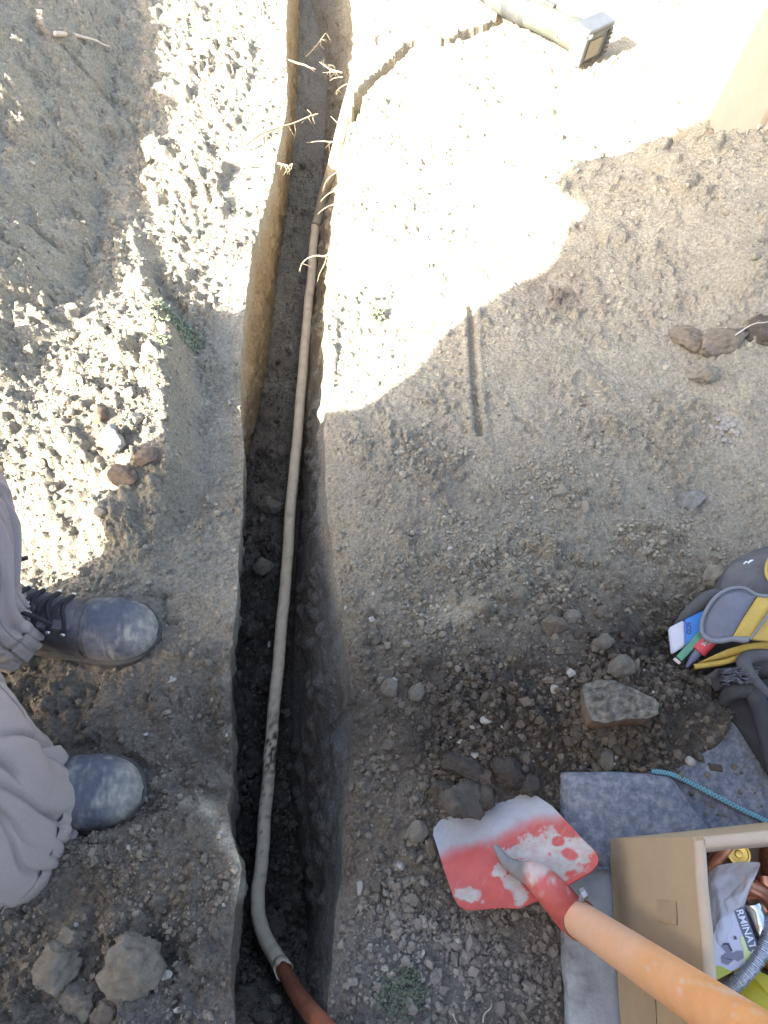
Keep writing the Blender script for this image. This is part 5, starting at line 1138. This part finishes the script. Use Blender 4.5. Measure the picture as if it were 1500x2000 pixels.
rock(948, 1560, (.020, .016, .014), 'dark', 'small dark clod right of the big clod on the shovel tip', dz=.010, sink=.35, rz=.9)
rock(868, 1545, (.022, .018, .016), 'dark', 'dark clod just left of the big clod on the shovel tip', dz=.004, rz=.2)
rock(1030, 1530, (.016, .020, .012), 'dark', 'dark lump between the shovel blade and the corner of the mat', rz=.8)
rock(945, 1520, (.020, .015, .015), 'brown', 'dark brown clod in the gap between wide clod and slab shaped clod', rz=.4)
rock(812, 1628, (.018, .018, .016), 'grey', 'round grey clod left of the shovel blade', rz=.4)
rock(838, 1660, (.011, .018, .012), 'brown', 'narrow brown clod tucked under the left edge of the shovel blade')
rock(780, 1692, (.008, .008, .007), 'white', 'small round whitish pebble between trench and shovel', 'pebble', k=3)
rock(703, 1735, (.006, .010, .006), 'white', 'small upright white pebble on the trench edge', 'pebble', k=3)
rock(926, 1474, (.009, .007, .005), 'white', 'white chip lying on the dark pile above the shovel', 'stone', rz=-.7, k=3)
rock(949, 1407, (.009, .007, .005), 'white', 'pale crumbly stone in the middle of the dark pile', 'stone', k=3)
rock(1082, 1347, (.008, .008, .006), 'white', 'pale round stone left of the big flat stone', 'stone', k=3)
rock(1115, 1315, (.007, .007, .006), 'white', 'small pale stone above the big flat stone', 'stone', k=3)
rock(1178, 1478, (.013, .022, .012), 'grey', 'oval grey brown stone below the big flat stone, beside the mat', 'stone', rz=.1, dz=.004)
rock(1341, 1490, (.009, .006, .005), 'white', 'white angular stone lying on the felt mat near the turquoise stitching', 'stone', rz=-.8, dz=.012, k=3)
rock(1386, 1502, (.020, .010, .006), 'dark', 'flat dark lump of soil lying on the felt mat', rz=-.2, dz=.012)
rock(1080, 1222, (.022, .020, .018), 'brown', 'rounded brown clod at the top of the dark pile')
rock(1118, 1208, (.016, .014, .012), 'grey', 'smaller clod right of the rounded brown clod')
rock(1210, 1305, (.022, .018, .014), 'grey', 'blocky grey clod right above the big flat stone', rz=.3)
rock(1180, 1255, (.020, .012, .012), 'grey', 'long clod above the blocky grey clod', rz=.3)
rock(1392, 1130, (.026, .022, .020), 'grey', 'grey clod against the top left corner of the tool bag', rz=.2)
rock(815, 1355, (.016, .018, .014), 'grey', 'pale lump at the left side of the dark pile')
rock(762, 1345, (.020, .015, .014), 'grey', 'broad clod at the edge of the dark pile nearest the trench')
rock(530, 985, (.030, .022, .02), 'brown', 'brown clod in the trench left of the pipe, upper one', dz=0, sink=.3)
rock(520, 1110, (.026, .022, .02), 'brown', 'brown clod in the trench left of the pipe, lower one', sink=.3)
for o_ in [o for o in bpy.data.objects if o.get('label', '').startswith('brown clod in the trench')]:
    px = 528 if 'upper' in o_['label'] else 512; py = 985 if 'upper' in o_['label'] else 1105
    p = at(px, py, -.36); o_.location = (p.x, p.y, -.365)
p = at(525, 1258, -.35); o = ob('stone', rock_mesh('rock', 99, (.004, .008, .004), M_rock['white'], 3)); o.color = (.5, .48, .44, 1); o.location = p; tag(o, 'small white chip deep in the trench beside the pipe', 'stone')
# flat broken stone with a brown underside
def flat_stone():
    top = [(1136, 1350), (1142, 1334), (1165, 1329), (1200, 1331), (1240, 1346), (1278, 1362), (1288, 1376), (1286, 1398), (1262, 1402), (1225, 1404), (1180, 1414), (1160, 1408), (1146, 1385)]
    c0 = on_ground(1215, 1410); P = [at(u + random.uniform(-3, 3), v + random.uniform(-3, 3), c0.z + .036 + (v - 1370) * .00035) for u, v in top]; c = sum(P, Vector()) / len(P)
    Q_ = np.array([tuple(p - c) for p in P]); co_ = np.linalg.lstsq(Q_[:, :2], Q_[:, 2], rcond=None)[0]; FSN = np.array((co_[0], co_[1], 0))
    def cl(A):
        n = fbm(A[:, 0], A[:, 1], .012, 4, 5); k = sst(-.006, -.014, A[:, 2] - (A @ FSN) - .002 * n)[:, None]
        return np.clip(np.array((.155, .14, .112)) * (1 + .9 * n)[:, None] * (1 - k) + np.array((.16, .085, .05)) * (1 + .3 * n)[:, None] * k, .01, .8)
    M_fs = mat('flat_stone', rough=.93, var=.25, vscale=110, bump=.0016, bscale=320, attr='soil', spec=.15)
    o = ring_plate('flat_stone', [p - c for p in P], M_fs, None, thick=.040, dome=.004, n=180, rings=60, nz=.013, ns=.014, up=(0, 0, 1), colr=cl, attr='soil'); o.location = c
    tag(o, 'big flat broken stone with a gritty grey top and reddish brown side', 'stone')
flat_stone()
# chalky white pebbles in one patch
for k in range(26):
    u, v = random.gauss(1415, 17), random.gauss(832, 24); s = random.uniform(.004, .009)
    o = rock(u, v, (s, s * .9, s * .7), 'white', 'chalky pale pebble in the small patch near the right edge', 'pebble', seed=k + 30, k=2); o['group'] = 'chalky pebbles in a patch near the right edge'

# ------------------------------------------------------------------ loose clods, countable, sharing a few meshes
CL = {}
for kd in ('pale', 'grey', 'brown', 'dark', 'blue'): CL[kd] = [rock_mesh('clod', 40 + i + len(kd), (1, .85, .7), M_clod, 4, .28, 12) for i in range(3)]
used = []
def clods(n, box_px, kinds, rmin, rmax, label, group, mask=None):
    k = 0; tries = 0
    while k < n and tries < n * 30:
        tries += 1; u, v = random.uniform(box_px[0], box_px[2]), random.uniform(box_px[1], box_px[3])
        if mask and not mask(u, v): continue
        s = rmin * (rmax / rmin) ** (random.random() ** 1.7)
        if any((u - a) ** 2 + (v - b) ** 2 < (900 * (s + r)) ** 2 for a, b, r in used): continue
        p = on_ground(u, v)
        if rim_l(np.array([p.y]))[0] - s < p.x < rim_r(np.array([p.y]))[0] + s: continue
        used.append((u, v, s)); kd = random.choice(kinds); o = ob('clod', random.choice(CL[kd])); o.scale = (s,) * 3; o.color = (*(.25 * ROCKC[kd] + .75 * soil_colour(np.array([p.x]), np.array([p.y]))[0]) * random.uniform(.85, 1.25) * (1 + .9 * float(blob(np.array(u), np.array(v), 1110, 1420, 280, 150))), 1)
        o.location = (p.x, p.y, p.z + s * .08); o.rotation_euler = (random.uniform(-.4, .4), random.uniform(-.4, .4), random.uniform(0, 6.28)); tag(o, label, 'clod', group); k += 1
in_heap = lambda u, v: u < 330 and (v > 690 or u > 250 or v > 560) and (u > 60 or v < 860)
clods(48, (20, 540, 345, 1000), ('pale', 'pale', 'grey'), .006, .019, 'pale dry earth clod lying loose on the sunlit heap', 'clods on the sunlit heap left of the trench', in_heap)
clods(18, (240, 40, 540, 560), ('pale',), .005, .014, 'pale dry clod lying on the bright ground between shaded heap and trench', 'clods on the bright ground left of the trench')
clods(72, (720, 1190, 1400, 1560), ('dark', 'dark', 'brown', 'grey'), .005, .016, 'dark damp earth clod lying loose on the dug out pile', 'clods on the dark dug out pile')
clods(22, (20, 1560, 450, 1995), ('grey', 'brown'), .004, .011, 'grey brown earth clod lying loose at the lower left', 'clods at the lower left', lambda u, v: u > 160 or v > 1840)
clods(48, (690, 1600, 1080, 1995), ('blue', 'grey', 'brown', 'blue'), .004, .010, 'grey pebbly clod lying between the trench and the shovel', 'pebbly clods at the bottom edge', lambda u, v: not (840 < u and 1540 < v < 1790))
clods(18, (700, 760, 1480, 1180), ('grey', 'pale', 'brown'), .004, .009, 'small grey clod lying on the trampled shaded ground', 'clods on the trampled ground')
clods(18, (1130, 260, 1490, 620), ('pale', 'grey', 'pale'), .005, .013, 'pale clod lying on the shaded mound at the upper right', 'clods on the upper right mound')
for k in range(16):                                             # on the trench floor
    y = random.uniform(.05, 1.35); a, b = flo_l(y), flo_r(y); x = a + (b - a) * random.uniform(.05, .6); s = random.uniform(.006, .018)
    o = ob('clod', random.choice(CL[random.choice(('brown', 'dark', 'dark') if y < .9 else ('grey', 'brown'))])); o.scale = (s,) * 3; o.color = (*(ROCKC['brown'] * random.uniform(.6, 1.1)), 1); o.location = (x, y, -depth(np.array([y]))[0] + .012); o.rotation_euler = (random.uniform(-.5, .5), random.uniform(-.5, .5), random.uniform(0, 6.28))
    tag(o, 'dark earth clod fallen onto the trench floor', 'clod', 'clods on the trench floor')

# ------------------------------------------------------------------ crumbs nobody could count
def crumbs(n=74000):
    rs = np.random.default_rng(77); u = rs.uniform(-80, 1580, n * 4); v = 2080 - 2130 * rs.random(n * 4) ** 1.0
    b = (1000 - v) / FPX; dz_ = -SP + b * CP; k = -CAM_H / dz_; x = (u - 750) / FPX * k; y = (CP + b * SP) * k
    den = .09 + .75 * blob(u, v, 1110, 1390, 380, 210) + .85 * blob(u, v, 1020, 1000, 420, 200) + .7 * blob(u, v, 870, 1850, 250, 200) + .26 * blob(u, v, 250, 1780, 320, 300) + .8 * blob(u, v, 190, 780, 220, 260) + .4 * blob(u, v, 450, 250, 150, 330) + .3 * blob(u, v, 1330, 450, 250, 200)
    den = den * (.15 + 1.3 * sst(-.2, .4, fbm(x, y, .15, 4, 901, .6))) * (1 - .75 * blob(u, v, 900, 300, 300, 300))
    den = den * (1 - .93 * mat_mask(u, v)); keep = (rs.random(len(u)) < den) & ~((x > rim_l(y) - .004) & (x < rim_r(y) + .004))
    x, y, u, v = x[keep][:n], y[keep][:n], u[keep][:n], v[keep][:n]; n = len(x)
    r = .0011 * (1 / (1 - .985 * rs.random(n))) ** .46 * (1 + .25 * sst(900, 1500, v)); r = np.minimum(r, .0062) * np.where(v < 500, 1.15, 1) * (1 + .55 * np.clip(blob(u, v, 1100, 1420, 320, 180) + blob(u, v, 870, 1880, 240, 150), 0, 1))
    z = height(x, y) + r * .25 + .020 * mat_mask(u, v); V0, F0 = ico(1); m = len(V0)
    q = rs.normal(size=(n, 4)); q /= np.linalg.norm(q, axis=1)[:, None]; w_, a, b_, c = q.T
    Rm = np.stack([1 - 2 * (b_ * b_ + c * c), 2 * (a * b_ - c * w_), 2 * (a * c + b_ * w_), 2 * (a * b_ + c * w_), 1 - 2 * (a * a + c * c), 2 * (b_ * c - a * w_), 2 * (a * c - b_ * w_), 2 * (b_ * c + a * w_), 1 - 2 * (a * a + b_ * b_)], -1).reshape(n, 3, 3)
    S = V0[None] * rs.uniform(.6, 1.25, (n, m, 1)) * rs.uniform(.65, 1.2, (n, 1, 3))
    P = np.einsum('nij,nmj->nmi', Rm, S) * r[:, None, None] + np.stack([x, y, z], -1)[:, None, :]
    pk_ = np.clip(blob(u, v, 1110, 1420, 300, 170) + .6 * blob(u, v, 880, 1880, 260, 160) + .4 * blob(u, v, 250, 1850, 300, 200), 0, 1)[:, None]; c_ = soil_colour(x, y) * rs.uniform(.85, 1.22, (n, 1)) * (1 + pk_ * rs.uniform(.0, 1.1, (n, 1))) * (1 + pk_ * np.array((.06, 0, -.10)))
    wh = rs.random(n) < .007; c_[wh] = (.38, .36, .32)
    F = (F0[None] + (np.arange(n) * m)[:, None, None]).reshape(-1, 3)
    tag(ob('soil_crumbs', np_mesh('soil_crumbs', P.reshape(-1, 3), F, M_crumb, False, np.repeat(np.clip(c_, .01, .85), m, 0))), 'loose crumbs of earth and grit scattered over the ground', None, None, 'stuff')
crumbs()
def trench_crumbs(n=6500):
    rs = np.random.default_rng(91); y = -.21 + 2.4 * rs.random(n * 2) ** 1.6; a, b = flo_l(y), flo_r(y); x = a + (b - a) * rs.random(n * 2)
    k = (depth(y) > .03) & (fbm(x, y, .09, 3, 931) + .25 * (y < .8) > rs.uniform(-.5, .5, n * 2)); x, y = x[k][:n], y[k][:n]; n = len(x)
    r = .0013 * (1 / (1 - .985 * rs.random(n))) ** .5 * np.where(y < 1, 1.2, .8); V0, F0 = ico(1); m = len(V0)
    z = np.minimum(-depth(y), 1) + .006 + r * .3 + .016 * sst(1.3, .8, y)
    P = V0[None] * rs.uniform(.6, 1.3, (n, m, 1)) * rs.uniform(.7, 1.2, (n, 1, 3)) * r[:, None, None] + np.stack([x, y, z], -1)[:, None, :]
    c = np.array((.13, .11, .085)) * rs.uniform(.5, 1.3, (n, 1)); c = c + sst(.9, 1.5, y)[:, None] * np.array((.14, .13, .105))
    F = (F0[None] + (np.arange(n) * m)[:, None, None]).reshape(-1, 3)
    tag(ob('trench_crumbs', np_mesh('trench_crumbs', P.reshape(-1, 3), F, M_crumb, False, np.repeat(np.clip(c, .01, .85), m, 0))), 'loose crumbs of soil lying on the floor of the trench', None, None, 'stuff')
trench_crumbs()
